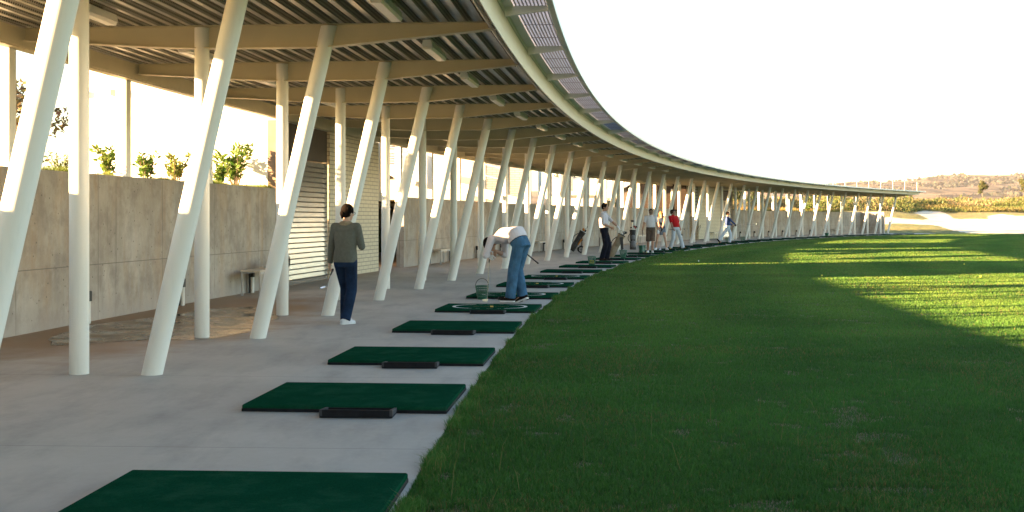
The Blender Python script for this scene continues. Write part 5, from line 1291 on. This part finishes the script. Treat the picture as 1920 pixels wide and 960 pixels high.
# 5 blonde woman addressing a ball
p = V(6.59, 54.16, .052)
w5, tw5, _ = person('blonde woman in navy top and denim skirt addressing a golf ball', p, 172, 1.72,
    dict(pelvis=(0, -.10, .93), chest=(0, .03, 1.25), neck=(0, .10, 1.43), head=(0, .19, 1.575), hfwd=(0, .8, -1), hup=(0, 1, .8), handR=(.05, .36, .86), handL=(-.03, .37, .89), elbR=(.6, -.2, -.5), elbL=(-.6, -.2, -.5), palmR=(-1, 0, 0), palmL=(1, 0, 0), hdirR=(-.1, .35, -1), hdirL=(.1, .35, -1),
         footR=(.24, .02, 0), footL=(-.24, .02, 0), toeR=(.35, 1, 0), toeL=(-.35, 1, 0), kneeR=(.1, 1, 0), kneeL=(-.1, 1, 0), curlR=1.1, curlL=1.1),
    dict(skin=SKIN2, shirt=tank, sleeve=0, hem=.03, legm=jeans_g, leg=.2, skirt=True, legname='skirt', shoe=shoew, sole='white_plastic', hair=hairbl, hairstyle='long', gloves={'L': glb}, watch='R', width=.9))
h5 = tw5((.01, .42, .87)); club(h5, V(h5.x - .05, h5.y - .38, .07), 'thin club held by the blonde woman over the ball', .25, face=(-1, 0, 0))
# 6 man in red polo
p = V(7.58, 57.0, .004)
w6, tw6, _ = person('man in red polo and light grey trousers looking towards the range', p, -160, 1.84,
    dict(pelvis=(0, .03, .93), chest=(.02, -.05, 1.27), neck=(.06, -.10, 1.455), head=(.08, -.07, 1.61), hfwd=(-.75, .8, .0), latC=(1, .25, 0), handR=(.20, .20, .90), handL=(-.30, -.08, .92), elbR=(.9, -.8, -.3), elbL=(-.6, -1, 0), palmR=(-1, .3, 0), palmL=(1, .2, 0),
         footR=(.22, -.02, 0), footL=(-.36, .06, 0), toeR=(.5, 1, 0), toeL=(-.9, .8, 0), kneeL=(-.3, 1, 0)),
    dict(skin=SKIN1, shirt=red, sleeve=.9, hem=.03, collar=.012, legm=lightg, legw=1.22, belt=whitec, shoe=shoeb, hair=hairb, width=1.1, belly=.03,
         extra=[lambda T, M, n, c, pe, f, la, u, ar: ('sleeve_patch', MB().ell(n - u * .16 + la * .245 + f * .01, (.012, .03, .03)), 'mark_white', 0, 0, None, 60)]))
h6 = tw6((.18, .26, .87)); club(h6 + V(-.22, 0, -.02), h6 + V(.5, .25, .02), 'club held level across the front of the man in red', .25, face=(0, -1, -.5))
# 7 man in blue striped shirt, walking with a club held level
p = V(12.05, 68.6, .03)
w7, tw7, _ = person('far man in blue striped shirt and white trousers walking right, club level', p, -84, 1.80,
    dict(pelvis=(0, .02, .93), chest=(0, -.01, 1.27), neck=(0, -.03, 1.455), head=(0, .02, 1.615), hfwd=(.0, 1, .05), handR=(.13, .40, 1.03), handL=(-.16, .30, .98), elbR=(.4, -.6, -1), elbL=(-.4, -.6, -1), palmR=(-1, 0, -.3), palmL=(1, 0, -.2), hdirR=(0, .5, -1),
         footR=(.08, -.50, .12), footL=(-.09, .14, .0), toeR=(.05, 1, -1.1), toeL=(0, 1, 0), curlR=1.1),
    dict(skin=SKIN1, shirt=bluest, sleeve=1.95, hem=.05, legm=whitet, legw=1.2, shoe=shoeb, hair=hairb, gloves={'R': glb}, width=1.05, belly=.025))
h7 = tw7((.13, .43, 1.0)); club(h7 + V(-.12, 0, 0), h7 + V(1.12, -.12, .02), 'club held out level by the far man in blue', .25, face=(.1, 0, 1))
# clubs leaning on the slanted column left of the far store
c0 = P(20, -.30); club(P(20, -.42, 1.02) + V(.05, -.2, 0), P(20, .12, .02) + V(.0, -.32, 0), 'club with pale shaft leaning on a slanted column left of far store', .27, face=(-1, 0, 0))
club(P(20, -.46, 1.05) + V(.09, -.16, 0), P(20, -.12, .02) + V(.16, -.25, 0), 'darker club leaning on the same slanted column left of far store', .27, face=(-1, 0, 0))
